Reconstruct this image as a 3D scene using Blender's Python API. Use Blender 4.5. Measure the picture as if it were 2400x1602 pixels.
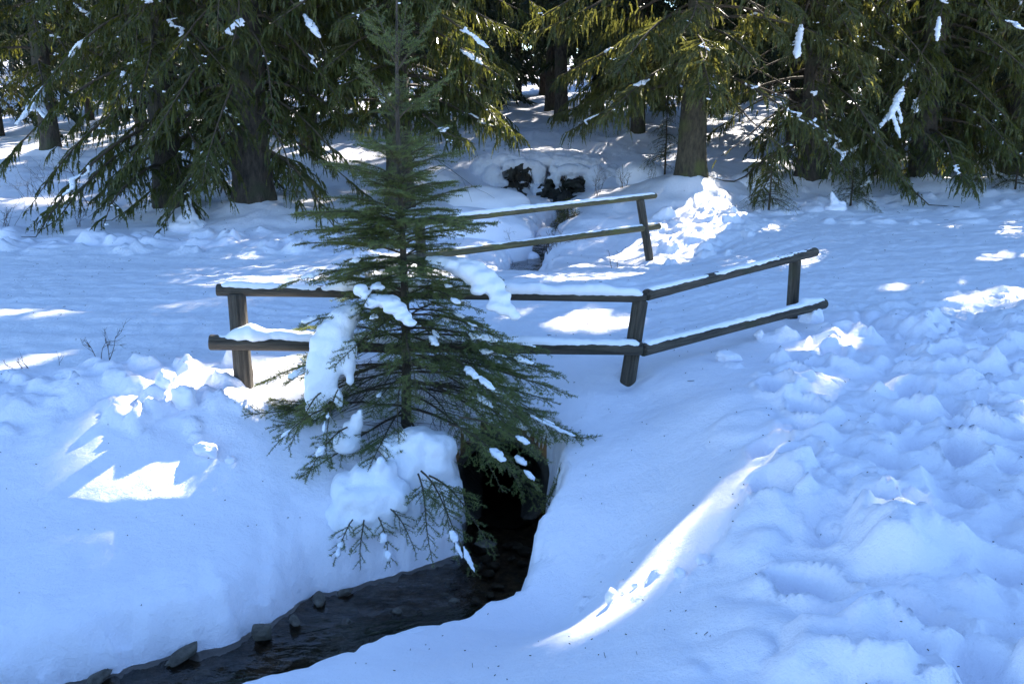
import bpy, bmesh, math, random
import numpy as np
from mathutils import Vector, Matrix

# ------------------------------------------------------------------ scene, camera, light
for o in list(bpy.data.objects):
    bpy.data.objects.remove(o)
SC = bpy.context.scene
COL = SC.collection
R = math.radians

cam_d = bpy.data.cameras.new('camera')
cam = bpy.data.objects.new('camera', cam_d)
COL.objects.link(cam)
cam_d.sensor_width = 36.0
cam_d.lens = 34.5
cam_d.clip_start = 0.05
cam_d.clip_end = 2000
cam.location = (0, 0, 2.0)
cam.rotation_euler = (R(90 - 13.5), 0, 0)
SC.camera = cam

SUN_EL, SUN_AZ = 31.0, 30.0          # degrees; azimuth clockwise from +Y
SD = np.array([math.sin(R(SUN_AZ)) * math.cos(R(SUN_EL)), math.cos(R(SUN_AZ)) * math.cos(R(SUN_EL)), math.sin(R(SUN_EL))])
world = bpy.data.worlds.new('World')
SC.world = world
world.use_nodes = True
nt = world.node_tree
sky = nt.nodes.new('ShaderNodeTexSky')
sky.sky_type = 'NISHITA'
sky.sun_disc = False
sky.sun_elevation = R(SUN_EL)
sky.sun_rotation = R(SUN_AZ)
sky.air_density = 1.0
sky.dust_density = 0.0
sky.ozone_density = 5.0
bg = nt.nodes['Background']
bg.inputs['Strength'].default_value = 0.09
nt.links.new(sky.outputs[0], bg.inputs[0])

sun_d = bpy.data.lights.new('sun', 'SUN')
sun_d.energy = 5.0
sun_d.angle = R(0.53)
sun_d.color = (1.0, 0.93, 0.82)
sun = bpy.data.objects.new('sun', sun_d)
COL.objects.link(sun)
sun.rotation_euler = Vector(SD).to_track_quat('Z', 'Y').to_euler()
sun.location = (10, 20, 20)

SC.view_settings.view_transform = 'Standard'
SC.view_settings.look = 'None'
SC.view_settings.exposure = 2.25
SC.view_settings.gamma = 1.0
SC.cycles.max_bounces = 8
SC.cycles.diffuse_bounces = 4
SC.cycles.transparent_max_bounces = 16
SC.cycles.use_denoising = True

# ------------------------------------------------------------------ noise
_rs = np.random.RandomState(7)
_perm = _rs.permutation(256).astype(np.int64)
_perm = np.concatenate([_perm, _perm, _perm])
_grad = _rs.normal(size=(256, 3))
_grad /= np.linalg.norm(_grad, axis=1)[:, None]

def noise(x, y, z=0.0):
    x = np.asarray(x, float); y = np.asarray(y, float); z = np.zeros_like(x) + z
    xi = np.floor(x).astype(np.int64); yi = np.floor(y).astype(np.int64); zi = np.floor(z).astype(np.int64)
    xf, yf, zf = x - xi, y - yi, z - zi
    u, v, w = [t * t * t * (t * (t * 6 - 15) + 10) for t in (xf, yf, zf)]
    def g(dx, dy, dz):
        h = _perm[_perm[_perm[(xi + dx) & 255] + ((yi + dy) & 255)] + ((zi + dz) & 255)]
        G = _grad[h]
        return G[..., 0] * (xf - dx) + G[..., 1] * (yf - dy) + G[..., 2] * (zf - dz)
    def l(a, b, t):
        return a + t * (b - a)
    return l(l(l(g(0,0,0), g(1,0,0), u), l(g(0,1,0), g(1,1,0), u), v),
             l(l(g(0,0,1), g(1,0,1), u), l(g(0,1,1), g(1,1,1), u), v), w) * 1.6

def fbm(x, y, z=0.0, o=4, gain=0.5):
    s = 0; a = 1.0; f = 1.0
    for i in range(o):
        s = s + a * noise(np.asarray(x) * f + 13.7 * i, np.asarray(y) * f + 7.1 * i, np.asarray(z) * f)
        a *= gain; f *= 2.03
    return s

def smooth(a, b, t):
    t = np.clip((t - a) / (b - a), 0, 1)
    return t * t * (3 - 2 * t)

# ------------------------------------------------------------------ mesh helpers
class MB:
    def __init__(self):
        self.V = []; self.T = []; self.Q = []; self.n = 0
    def add(self, V, T=None, Q=None):
        V = np.asarray(V, float).reshape(-1, 3)
        if T is not None and len(T): self.T.append(np.asarray(T, np.int64).reshape(-1, 3) + self.n)
        if Q is not None and len(Q): self.Q.append(np.asarray(Q, np.int64).reshape(-1, 4) + self.n)
        self.V.append(V); self.n += len(V)
    def tube(self, P, rad, sides=5, cap=True):
        P = np.asarray(P, float); n = len(P)
        rad = np.zeros(n) + rad
        T = np.gradient(P, axis=0)
        T /= np.linalg.norm(T, axis=1)[:, None] + 1e-9
        ref = np.array([0, 0, 1.0]) if abs(T[0, 2]) < 0.9 else np.array([1.0, 0, 0])
        A = np.cross(T, ref); A /= np.linalg.norm(A, axis=1)[:, None] + 1e-9
        B = np.cross(T, A)
        th = np.linspace(0, 2 * np.pi, sides, endpoint=False)
        V = P[:, None] + rad[:, None, None] * (np.cos(th)[None, :, None] * A[:, None] + np.sin(th)[None, :, None] * B[:, None])
        V = V.reshape(-1, 3)
        i = np.arange(n - 1)[:, None] * sides; j = np.arange(sides)[None]; k = (j + 1) % sides
        Q = np.stack([i + j, i + k, i + sides + k, i + sides + j], -1).reshape(-1, 4)
        T3 = None
        if cap:
            V = np.vstack([V, P[:1], P[-1:]])
            c0 = n * sides; c1 = c0 + 1
            jj = np.arange(sides); kk = (jj + 1) % sides
            T3 = np.vstack([np.stack([kk, jj, np.full(sides, c0)], 1), np.stack([(n-1)*sides + jj, (n-1)*sides + kk, np.full(sides, c1)], 1)])
        self.add(V, T3, Q)
    def arrays(self):
        V = np.vstack(self.V) if self.V else np.zeros((0, 3))
        T = np.vstack(self.T) if self.T else np.zeros((0, 3), np.int64)
        Q = np.vstack(self.Q) if self.Q else np.zeros((0, 4), np.int64)
        return V, T, Q
    def mesh(self, name, mat, smooth_=True):
        V, T, Q = self.arrays()
        return make_mesh(name, V, T, Q, mat, smooth_)
    def build(self, name, mat, parent=None, smooth_=True, loc=None):
        V, T, Q = self.arrays()
        if loc is not None:
            V = V - np.asarray(loc)
        return obj(name, make_mesh(name, V, T, Q, mat, smooth_), parent, loc)

def make_mesh(name, V, T, Q, mat, smooth_=True):
    me = bpy.data.meshes.new(name)
    T = np.asarray(T, np.int64).reshape(-1, 3); Q = np.asarray(Q, np.int64).reshape(-1, 4)
    me.vertices.add(len(V)); me.vertices.foreach_set('co', np.ascontiguousarray(V, np.float32).ravel())
    nl = T.size + Q.size
    me.loops.add(nl)
    me.loops.foreach_set('vertex_index', np.concatenate([T.ravel(), Q.ravel()]).astype(np.int32))
    me.polygons.add(len(T) + len(Q))
    st = np.concatenate([np.arange(len(T)) * 3, T.size + np.arange(len(Q)) * 4]).astype(np.int32)
    me.polygons.foreach_set('loop_start', st)
    me.polygons.foreach_set('use_smooth', np.full(len(T) + len(Q), smooth_, bool))
    me.update(calc_edges=True)
    me.validate()
    if mat: me.materials.append(mat)
    return me

def obj(name, me, parent=None, loc=None):
    o = bpy.data.objects.new(name, me)
    COL.objects.link(o)
    if loc is not None: o.location = loc
    if parent: o.parent = parent
    return o

def thing(name, label, cat, loc=(0, 0, 0), group=None):
    o = bpy.data.objects.new(name, None)
    COL.objects.link(o)
    o.location = loc
    o.empty_display_size = 0.2
    return tag(o, label, cat, group)

def tag(o, label, cat, group=None, kind=None):
    o['label'] = label; o['category'] = cat
    if group: o['group'] = group
    if kind: o['kind'] = kind
    return o

def child(name, mb, mat, parent, smooth_=True):
    """mesh given in world coordinates, parented to a thing that is only translated"""
    V, T, Q = mb.arrays()
    off = Vector((0, 0, 0)); p = parent
    while p is not None:
        off += p.location; p = p.parent
    return obj(name, make_mesh(name, V - np.array(off), T, Q, mat, smooth_), parent)

def ico(sub):
    bm = bmesh.new(); bmesh.ops.create_icosphere(bm, subdivisions=sub, radius=1)
    V = np.array([v.co[:] for v in bm.verts]); T = np.array([[v.index for v in f.verts] for f in bm.faces]); bm.free()
    return V, T
ICO = {k: ico(k) for k in (1, 2, 3, 4)}

TMP = bpy.data.scenes.new('workbench')
def blob(balls, voxel, amp=0.01, freq=14, smooth_it=6, seed=0, box=1.0):
    """union of ellipsoids (centre, radii), remeshed, smoothed and roughened -> (V, T, Q)"""
    mb = MB()
    V0, T0 = ICO[3]
    if box != 1.0: V0 = np.sign(V0) * np.abs(V0) ** box
    for k, (c, r) in enumerate(balls):
        a = (k * 1.7 + seed) if box != 1.0 else 0.0; ca, sa = math.cos(a), math.sin(a)
        Vr = V0 @ np.array([[ca, sa, 0], [-sa, ca, 0], [0, 0, 1]]) if a else V0
        mb.add(Vr * np.array(r) + np.array(c), T0)
    V, T, Q = mb.arrays()
    me = make_mesh('tmp', V, T, Q, None)
    o = bpy.data.objects.new('tmp', me); TMP.collection.objects.link(o)
    m = o.modifiers.new('r', 'REMESH'); m.mode = 'VOXEL'; m.voxel_size = voxel
    s = o.modifiers.new('s', 'SMOOTH'); s.iterations = smooth_it; s.factor = 0.5
    TMP.view_layers[0].update(); dg = TMP.view_layers[0].depsgraph
    e = o.evaluated_get(dg); em = e.to_mesh()
    n = len(em.vertices)
    V = np.empty(n * 3, np.float32); em.vertices.foreach_get('co', V); V = V.reshape(-1, 3).astype(float)
    N = np.empty(n * 3, np.float32); em.vertices.foreach_get('normal', N); N = N.reshape(-1, 3)
    em.calc_loop_triangles()
    T = np.empty(len(em.loop_triangles) * 3, np.int32); em.loop_triangles.foreach_get('vertices', T); T = T.reshape(-1, 3)
    e.to_mesh_clear(); bpy.data.objects.remove(o); bpy.data.meshes.remove(me)
    V = V + N * (amp * fbm(V[:, 0] * freq + seed, V[:, 1] * freq, V[:, 2] * freq, 3))[:, None]
    return keep_largest(V, T)

# ------------------------------------------------------------------ materials
def newmat(name):
    m = bpy.data.materials.new(name); m.use_nodes = True
    return m, m.node_tree, m.node_tree.nodes, m.node_tree.links, m.node_tree.nodes['Principled BSDF']

def noise_node(nt, scale, detail=4, rough=0.5, vec=None, mapping=None, coord='Object'):
    tc = nt.nodes.new('ShaderNodeTexCoord')
    n = nt.nodes.new('ShaderNodeTexNoise'); n.inputs['Scale'].default_value = scale
    n.inputs['Detail'].default_value = detail; n.inputs['Roughness'].default_value = rough
    if mapping:
        mp = nt.nodes.new('ShaderNodeMapping'); mp.inputs['Scale'].default_value = mapping
        nt.links.new(tc.outputs[coord], mp.inputs[0]); nt.links.new(mp.outputs[0], n.inputs['Vector'])
    else:
        nt.links.new(tc.outputs[coord], n.inputs['Vector'])
    return n

def ramp(nt, src, stops):
    r = nt.nodes.new('ShaderNodeValToRGB'); e = r.color_ramp.elements
    while len(e) < len(stops): e.new(0.5)
    for i, (p, c) in enumerate(stops):
        e[i].position = p; e[i].color = (*c, 1) if len(c) == 3 else c
    nt.links.new(src, r.inputs[0])
    return r

def bump(nt, src, bsdf, strength, dist, prev=None):
    b = nt.nodes.new('ShaderNodeBump'); b.inputs['Strength'].default_value = strength; b.inputs['Distance'].default_value = dist
    nt.links.new(src, b.inputs['Height'])
    if prev: nt.links.new(prev.outputs[0], b.inputs['Normal'])
    nt.links.new(b.outputs[0], bsdf.inputs['Normal'])
    return b

def snow_mat(name, tint=(0.88, 0.876, 0.95), grain=1.0, coord='Object'):
    m, nt, N, L, B = newmat(name)
    B.inputs['Roughness'].default_value = 0.55
    B.inputs['Specular IOR Level'].default_value = 0.35
    n = noise_node(nt, 1.7, 5, coord=coord)
    r = ramp(nt, n.outputs[0], [(0.3, tuple(c * 0.965 for c in tint)), (0.75, tint)])
    L.new(r.outputs[0], B.inputs['Base Color'])
    a = noise_node(nt, 26, 4, 0.6, coord=coord); b = noise_node(nt, 85, 4, 0.75, coord=coord)
    b1 = bump(nt, a.outputs[0], B, 0.35 * grain, 0.03)
    bump(nt, b.outputs[0], B, 0.6 * grain, 0.010, b1)
    return m
M_SNOW = snow_mat('snow')
M_ROAD = snow_mat('packed_snow', (0.85, 0.862, 0.93), 1.5)
M_CLUMP = snow_mat('branch_snow', (0.88, 0.90, 0.95), 0.7)

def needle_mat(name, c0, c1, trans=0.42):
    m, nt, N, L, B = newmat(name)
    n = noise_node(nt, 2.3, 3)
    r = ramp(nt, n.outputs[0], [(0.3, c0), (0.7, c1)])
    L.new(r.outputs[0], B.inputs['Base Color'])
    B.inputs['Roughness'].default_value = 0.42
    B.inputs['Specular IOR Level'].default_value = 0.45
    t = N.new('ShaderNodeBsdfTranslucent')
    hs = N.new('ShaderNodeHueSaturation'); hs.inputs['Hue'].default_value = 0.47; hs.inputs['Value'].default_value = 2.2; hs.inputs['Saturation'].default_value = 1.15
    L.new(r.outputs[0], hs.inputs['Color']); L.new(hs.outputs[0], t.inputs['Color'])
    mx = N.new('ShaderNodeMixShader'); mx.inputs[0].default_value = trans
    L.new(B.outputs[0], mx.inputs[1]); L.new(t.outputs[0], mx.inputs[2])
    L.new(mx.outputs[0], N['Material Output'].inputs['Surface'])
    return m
M_NEEDLE = needle_mat('spruce_needles', (0.036, 0.048, 0.011), (0.078, 0.088, 0.021))
M_NEEDLE_R = needle_mat('spruce_needles_olive', (0.044, 0.054, 0.015), (0.090, 0.098, 0.029))
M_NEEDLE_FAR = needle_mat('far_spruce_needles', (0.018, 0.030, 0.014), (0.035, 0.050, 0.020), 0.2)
M_NEEDLE_Y = needle_mat('young_spruce_needles', (0.078, 0.110, 0.036), (0.140, 0.168, 0.052), 0.3)

def bark_mat(name, c0, c1, moss=None, sc=(9, 9, 2.2)):
    m, nt, N, L, B = newmat(name)
    n = noise_node(nt, 1.0, 6, 0.65, mapping=sc)
    r = ramp(nt, n.outputs[0], [(0.32, c0), (0.7, c1)])
    src = r
    if moss:
        n2 = noise_node(nt, 2.4, 5)
        f = ramp(nt, n2.outputs[0], [(0.5, (0, 0, 0)), (0.66, (1, 1, 1))])
        mx = N.new('ShaderNodeMix'); mx.data_type = 'RGBA'
        L.new(f.outputs[0], mx.inputs[0]); L.new(r.outputs[0], mx.inputs[6]); mx.inputs[7].default_value = (*moss, 1)
        L.new(mx.outputs[2], B.inputs['Base Color'])
    else:
        L.new(r.outputs[0], B.inputs['Base Color'])
    B.inputs['Roughness'].default_value = 0.85
    n3 = noise_node(nt, 1.0, 8, 0.7, mapping=tuple(3 * s for s in sc))
    b1 = bump(nt, n.outputs[0], B, 0.9, 0.05)
    bump(nt, n3.outputs[0], B, 0.7, 0.012, b1)
    return m
M_BARK = bark_mat('spruce_bark', (0.016, 0.013, 0.010), (0.105, 0.082, 0.062), (0.05, 0.054, 0.026), (18, 18, 6))
M_BARK_MOSS = bark_mat('mossy_bark', (0.020, 0.017, 0.010), (0.095, 0.080, 0.050), (0.085, 0.095, 0.028), (18, 18, 6))
M_TWIG = bark_mat('twig_bark', (0.045, 0.032, 0.022), (0.12, 0.09, 0.06), None, (30, 30, 30))
M_DRY = bark_mat('dry_stems', (0.05, 0.03, 0.02), (0.14, 0.09, 0.055), None, (40, 40, 40))
M_WOOD = bark_mat('weathered_wood', (0.014, 0.012, 0.009), (0.14, 0.115, 0.085), (0.055, 0.058, 0.03), (45, 45, 2.2))
M_WOOD_FAR = bark_mat('lichen_wood', (0.06, 0.052, 0.03), (0.20, 0.17, 0.08), (0.17, 0.16, 0.05), (40, 40, 2.5))
M_STONE = bark_mat('wet_stone', (0.04, 0.035, 0.028), (0.20, 0.175, 0.14), (0.03, 0.032, 0.018), (9, 9, 9))
M_ROCK = bark_mat('dark_rock', (0.010, 0.009, 0.008), (0.085, 0.075, 0.06), (0.02, 0.022, 0.012), (6, 6, 6))
M_CONC = bark_mat('old_concrete', (0.018, 0.015, 0.012), (0.06, 0.05, 0.038), (0.025, 0.026, 0.014), (7, 7, 7))
M_BED = bark_mat('stream_gravel', (0.018, 0.013, 0.009), (0.15, 0.10, 0.062), (0.016, 0.018, 0.010), (18, 18, 18))
M_WEED = bark_mat('water_weed', (0.012, 0.016, 0.007), (0.045, 0.055, 0.020), None, (8, 8, 8))
M_LITTER = bark_mat('needle_litter', (0.03, 0.022, 0.015), (0.08, 0.06, 0.035), None, (8, 8, 8))

def water_mat():
    m, nt, N, L, B = newmat('stream_water')
    N.remove(B)
    tr = N.new('ShaderNodeBsdfTransparent'); tr.inputs[0].default_value = (0.80, 0.74, 0.66, 1)
    gl = N.new('ShaderNodeBsdfGlossy'); gl.inputs['Roughness'].default_value = 0.03
    gl.inputs[0].default_value = (1, 1, 1, 1)
    fr = N.new('ShaderNodeFresnel'); fr.inputs[0].default_value = 1.33
    mx = N.new('ShaderNodeMixShader')
    L.new(fr.outputs[0], mx.inputs[0]); L.new(tr.outputs[0], mx.inputs[1]); L.new(gl.outputs[0], mx.inputs[2])
    L.new(mx.outputs[0], N['Material Output'].inputs['Surface'])
    a = noise_node(nt, 1.0, 3, 0.55, mapping=(8, 13, 6)); b = N.new('ShaderNodeBump'); b.inputs['Strength'].default_value = 0.3; b.inputs['Distance'].default_value = 0.03
    L.new(a.outputs[0], b.inputs['Height'])
    for s in (gl, fr): L.new(b.outputs[0], s.inputs['Normal'])
    return m
M_WATER = water_mat()

# ------------------------------------------------------------------ terrain
CTRL = np.array([
 # standing place and near bank
 (0,0,.3),(-4,0,-.35),(4,0,.35),(0,-3,.35),(2.0,2.8,.15),(1.0,2.9,.03),(0,3.0,-.18),(-1,3.0,-.42),(-2,3,-.62),(-4,2.6,-.62),(3.2,3.0,.24),
 (-1.05,3.9,-.60),(-.6,4.26,-.62),(.06,4.55,-.68),(.5,4.6,-.47),(.3,5.0,-.80),(.75,4.95,-.36),(-2.2,3.5,-.68),
 # right slope
 (1.0,4.7,-.08),(1.4,5.2,.05),(1.9,5,.12),(2,6,.08),(3,5,.15),(3.5,7,.1),(2.5,7.5,.02),(4.5,8.3,.05),(2.4,4,.17),(6,6,.2),(9,7,.4),
 (.85,6,-.30),(1.0,7,-.17),(.50,6.6,-.27),(.44,6.1,-.36),(.42,5.65,-.50),(1.45,6.5,.04),(1.25,7.2,-.05),(.92,7.5,-.06),(.72,5.35,-.52),(1.25,5.8,-.12),(1.8,8.2,-.04),
 # fence line
 (-2,7.15,-.06),(-.8,7.0,-.1),(0,7.25,-.12),(2.7,9.3,-.03),(-3,7.2,-.03),
 # road
 (-6,8.5,-.02),(-3.5,8,-.03),(-2,9,0),(0,9,0),(2,10.5,0),(-6,12,0),(-2,12,0),(1,11.5,0),(4,13,.06),(8,14,.16),(12,16,.3),(-10,11,0),(-14,13,.1),(6,10,.14),(9,10,.25),(0,8.2,-.02),
 # far edge of the road
 (-7,14,.04),(-5,14.8,.06),(-2.7,14.2,.02),(1.9,13.2,-.12),(2.0,13.9,-.22),(2.7,14.8,.06),(4,17,.22),(6.8,18,.3),(10,20,.4),(13,22,.5),(3.2,16.2,.3),
 # forest floor left
 (-10,22,.98),(-9,18,.45),(-5.9,16.5,.25),(-4.2,16.2,.35),(-4.3,21,.9),(-9,24,1.3),(-12,30,1.9),(-2,17,.3),(-1.4,30,1.7),(-16,24,1.2),
 # brook upstream
 (3.25,18,.67),(2.3,16,.15),(3.8,20,.9),(-1.3,16,.1),(-1.5,20,.6),(.7,22.8,1.0),(.3,21.2,.12),(1.1,20.9,.08),(-.3,21.3,.3),(2,24,1.3),(.5,26,1.4),(5.6,18.5,.58),(7.8,19,.58),(9.3,19,.56),(8,25,1.1),(3,30,1.8),(12,30,1.6),
 # far country
 (0,50,3.4),(-25,50,3.4),(25,50,3.4),(-30,22,1),(30,22,1),(-30,5,-.5),(30,5,.5),(0,-12,.4),(-20,-10,-.4),(20,-10,.5),(0,90,5.5),(-50,90,5.5),(50,90,5.5),
 # left bank
 (-2,6.2,-.3),(-3,6.2,-.24),(-1.5,5.7,-.56),(-2.3,5.3,-.6),(-3.5,5.2,-.52),(-3.2,4.6,-.72),(-.9,6.2,-.5),(-.45,6.6,-.45),(-4.5,6.5,-.2),(-3.6,7.2,-.08),(-5.5,5,-.5)])
def _phi(d2): return np.sqrt(d2 + 0.06)
_n = len(CTRL)
_D = _phi(((CTRL[:, None, :2] - CTRL[None, :, :2]) ** 2).sum(-1))
_A = np.zeros((_n + 3, _n + 3)); _A[:_n, :_n] = _D - 0.004 * np.eye(_n)
_A[:_n, _n] = 1; _A[:_n, _n + 1] = CTRL[:, 0]; _A[:_n, _n + 2] = CTRL[:, 1]
_A[_n:, :_n] = _A[:_n, _n:].T
_W = np.linalg.solve(_A, np.concatenate([CTRL[:, 2], np.zeros(3)]))

def base_h(x, y):
    s = _W[_n] + _W[_n + 1] * x + _W[_n + 2] * y
    for i in range(_n):
        s = s + _W[i] * _phi((x - CTRL[i, 0]) ** 2 + (y - CTRL[i, 1]) ** 2)
    return s

# brook: x, y, half width, water level, bank steepness left, right
NEAR = np.array([(-.07,6.62,.31,-.99),(-.05,6.4,.28,-.99),(-.07,6.10,.30,-1.0),(-.36,5.66,.45,-1.01),(-.88,5.30,.50,-1.02),(-1.36,4.80,.40,-1.03),(-1.85,4.56,.40,-1.04),(-2.35,4.30,.42,-1.05),(-3.3,3.85,.42,-1.06),(-5.2,3.0,.45,-1.08)])
FARB = np.array([(.15,13.0,.26,-.40),(.18,14.0,.27,-.38),(.26,15.3,.22,-.36),(.55,16.8,.14,-.24),(.98,18.6,.12,-.08),(.95,19.8,.12,.02),(.6,20.8,.12,.08)])

def poly_dist(x, y, P):
    """distance to the polyline, side (+ = right bank looking along it), interpolated half width and level"""
    best = np.full(x.shape, 1e9); side = np.zeros_like(x); hw = np.zeros_like(x); lv = np.zeros_like(x); tt = np.zeros_like(x)
    for i in range(len(P) - 1):
        a, b = P[i], P[i + 1]
        dx, dy = b[0] - a[0], b[1] - a[1]
        t = np.clip(((x - a[0]) * dx + (y - a[1]) * dy) / (dx * dx + dy * dy), 0, 1)
        qx, qy = a[0] + t * dx, a[1] + t * dy
        d = np.hypot(x - qx, y - qy)
        m = d < best
        best = np.where(m, d, best)
        side = np.where(m, np.sign(dx * (y - qy) - dy * (x - qx)), side)
        hw = np.where(m, a[2] + t * (b[2] - a[2]), hw); lv = np.where(m, a[3] + t * (b[3] - a[3]), lv); tt = np.where(m, i + t, tt)
    return best, side, hw, lv, tt

def cells(x, y, sc, seed):
    """cellular pattern: edge distance and a random value per cell"""
    x = x * sc; y = y * sc; xi = np.floor(x).astype(np.int64); yi = np.floor(y).astype(np.int64)
    f1 = np.full(x.shape, 9.0); f2 = np.full(x.shape, 9.0); idv = np.zeros(x.shape); gxv = np.zeros(x.shape); gyv = np.zeros(x.shape)
    for dx in (-1, 0, 1):
        for dy in (-1, 0, 1):
            h = _perm[_perm[(xi + dx + seed) & 255] + ((yi + dy) & 255)]; h2 = _perm[h + 17]
            px = xi + dx + .1 + .8 * h / 255.; py = yi + dy + .1 + .8 * h2 / 255.
            d = np.hypot(x - px, y - py); m = d < f1
            f2 = np.where(m, f1, np.minimum(f2, d)); idv = np.where(m, _perm[h2 + 31] / 255., idv); gxv = np.where(m, x - px, gxv); gyv = np.where(m, y - py, gyv); f1 = np.where(m, d, f1)
    return f2 - f1, idv, gxv, gyv

def smin(a, b, k):
    h = np.clip(0.5 + 0.5 * (b - a) / k, 0, 1)
    return b + h * (a - b) - k * h * (1 - h)

rl = random.Random(11)
LUMPS = []      # x, y, radius, height, squash angle, aspect
def lumps(n, xr, yr, rr, hr, seed):
    q = random.Random(seed)
    for _ in range(n):
        LUMPS.append((q.uniform(*xr), q.uniform(*yr), q.uniform(*rr), q.uniform(*hr), q.uniform(0, 3.14), q.uniform(0.55, 1.0)))
lumps(30, (1.0, 5.0), (2.4, 5.2), (.10, .32), (.03, .10), 1)
lumps(26, (1.0, 4.6), (2.4, 5.2), (.04, .09), (.02, .05), 31)
lumps(34, (1.4, 6.0), (5.0, 9.0), (.10, .34), (.03, .11), 2)
lumps(40, (1.4, 6.0), (5.0, 9.0), (.05, .10), (.02, .06), 32)
lumps(40, (-4.2, -1.9), (6.3, 7.5), (.05, .16), (.03, .09), 3)
lumps(70, (-8.0, -2.3), (13.4, 15.0), (.07, .25), (.03, .10), 4)
lumps(30, (2.2, 3.6), (13.4, 16.5), (.08, .25), (.03, .10), 5)
lumps(60, (3.5, 10.0), (15.5, 19.0), (.1, .3), (.03, .08), 6)
lumps(14, (.3, 1.3), (4.3, 5.4), (.02, .06), (.015, .045), 8)
FEET = []
def feet(pts, seed, depth=.08):
    q = random.Random(seed)
    for i in range(len(pts) - 1):
        a, b = pts[i], pts[i + 1]; L = math.hypot(b[0]-a[0], b[1]-a[1]); n = max(1, int(L / .33)); an = math.atan2(b[1]-a[1], b[0]-a[0])
        for k in range(n):
            t = (k + .5) / n; s = .1 if k % 2 else -.1
            FEET.append((a[0]+t*(b[0]-a[0]) - s*math.sin(an) + q.uniform(-.05,.05), a[1]+t*(b[1]-a[1]) + s*math.cos(an) + q.uniform(-.05,.05), an + q.uniform(-.4,.4), depth * q.uniform(.6, 1.3)))
feet([(1.6,2.2),(1.5,3.2),(1.35,4.1),(1.5,5.0),(1.75,6.0),(2.1,7.2),(2.9,8.4)], 21)
feet([(3.2,2.2),(2.7,3.4),(2.5,4.6),(2.7,6.0),(3.3,7.5),(4.0,8.8)], 22)
feet([(2.2,2.4),(2.0,3.6),(2.1,5.2),(2.9,6.4)], 23, .06)
feet([(4.2,4.2),(3.6,5.6),(3.5,6.8)], 24, .06)

ROAD_NEAR = [(-40,7.2),(-4.5,7.75),(-2.2,7.6),(-.5,7.65),(1.0,7.95),(1.9,8.75),(2.8,9.7),(3.6,9.4),(5,9.0),(40,10.5)]
ROAD_FAR = [(-40,13.2),(-8,13.4),(-5,13.9),(-2.7,13.6),(-.8,11.75),(1.0,12.9),(2.0,13.7),(3.0,14.6),(4.4,16.4),(7,17.6),(11,19.6),(40,26)]
def lerpl(P, x):
    P = np.array(P); return np.interp(x, P[:, 0], P[:, 1])
def road_mask(x, y):
    a = lerpl(ROAD_NEAR, x) + .18 * noise(x * 1.3, y * 1.3, 5.5); b = lerpl(ROAD_FAR, x) + .2 * noise(x * 1.3, y * 1.3, 9.5)
    return smooth(-.25, .25, y - a) * smooth(-.25, .25, b - y)

PIPE = (-0.08, 6.80, -0.72, 0.31)   # x, y of the mouth, axis height, inner radius

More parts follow.
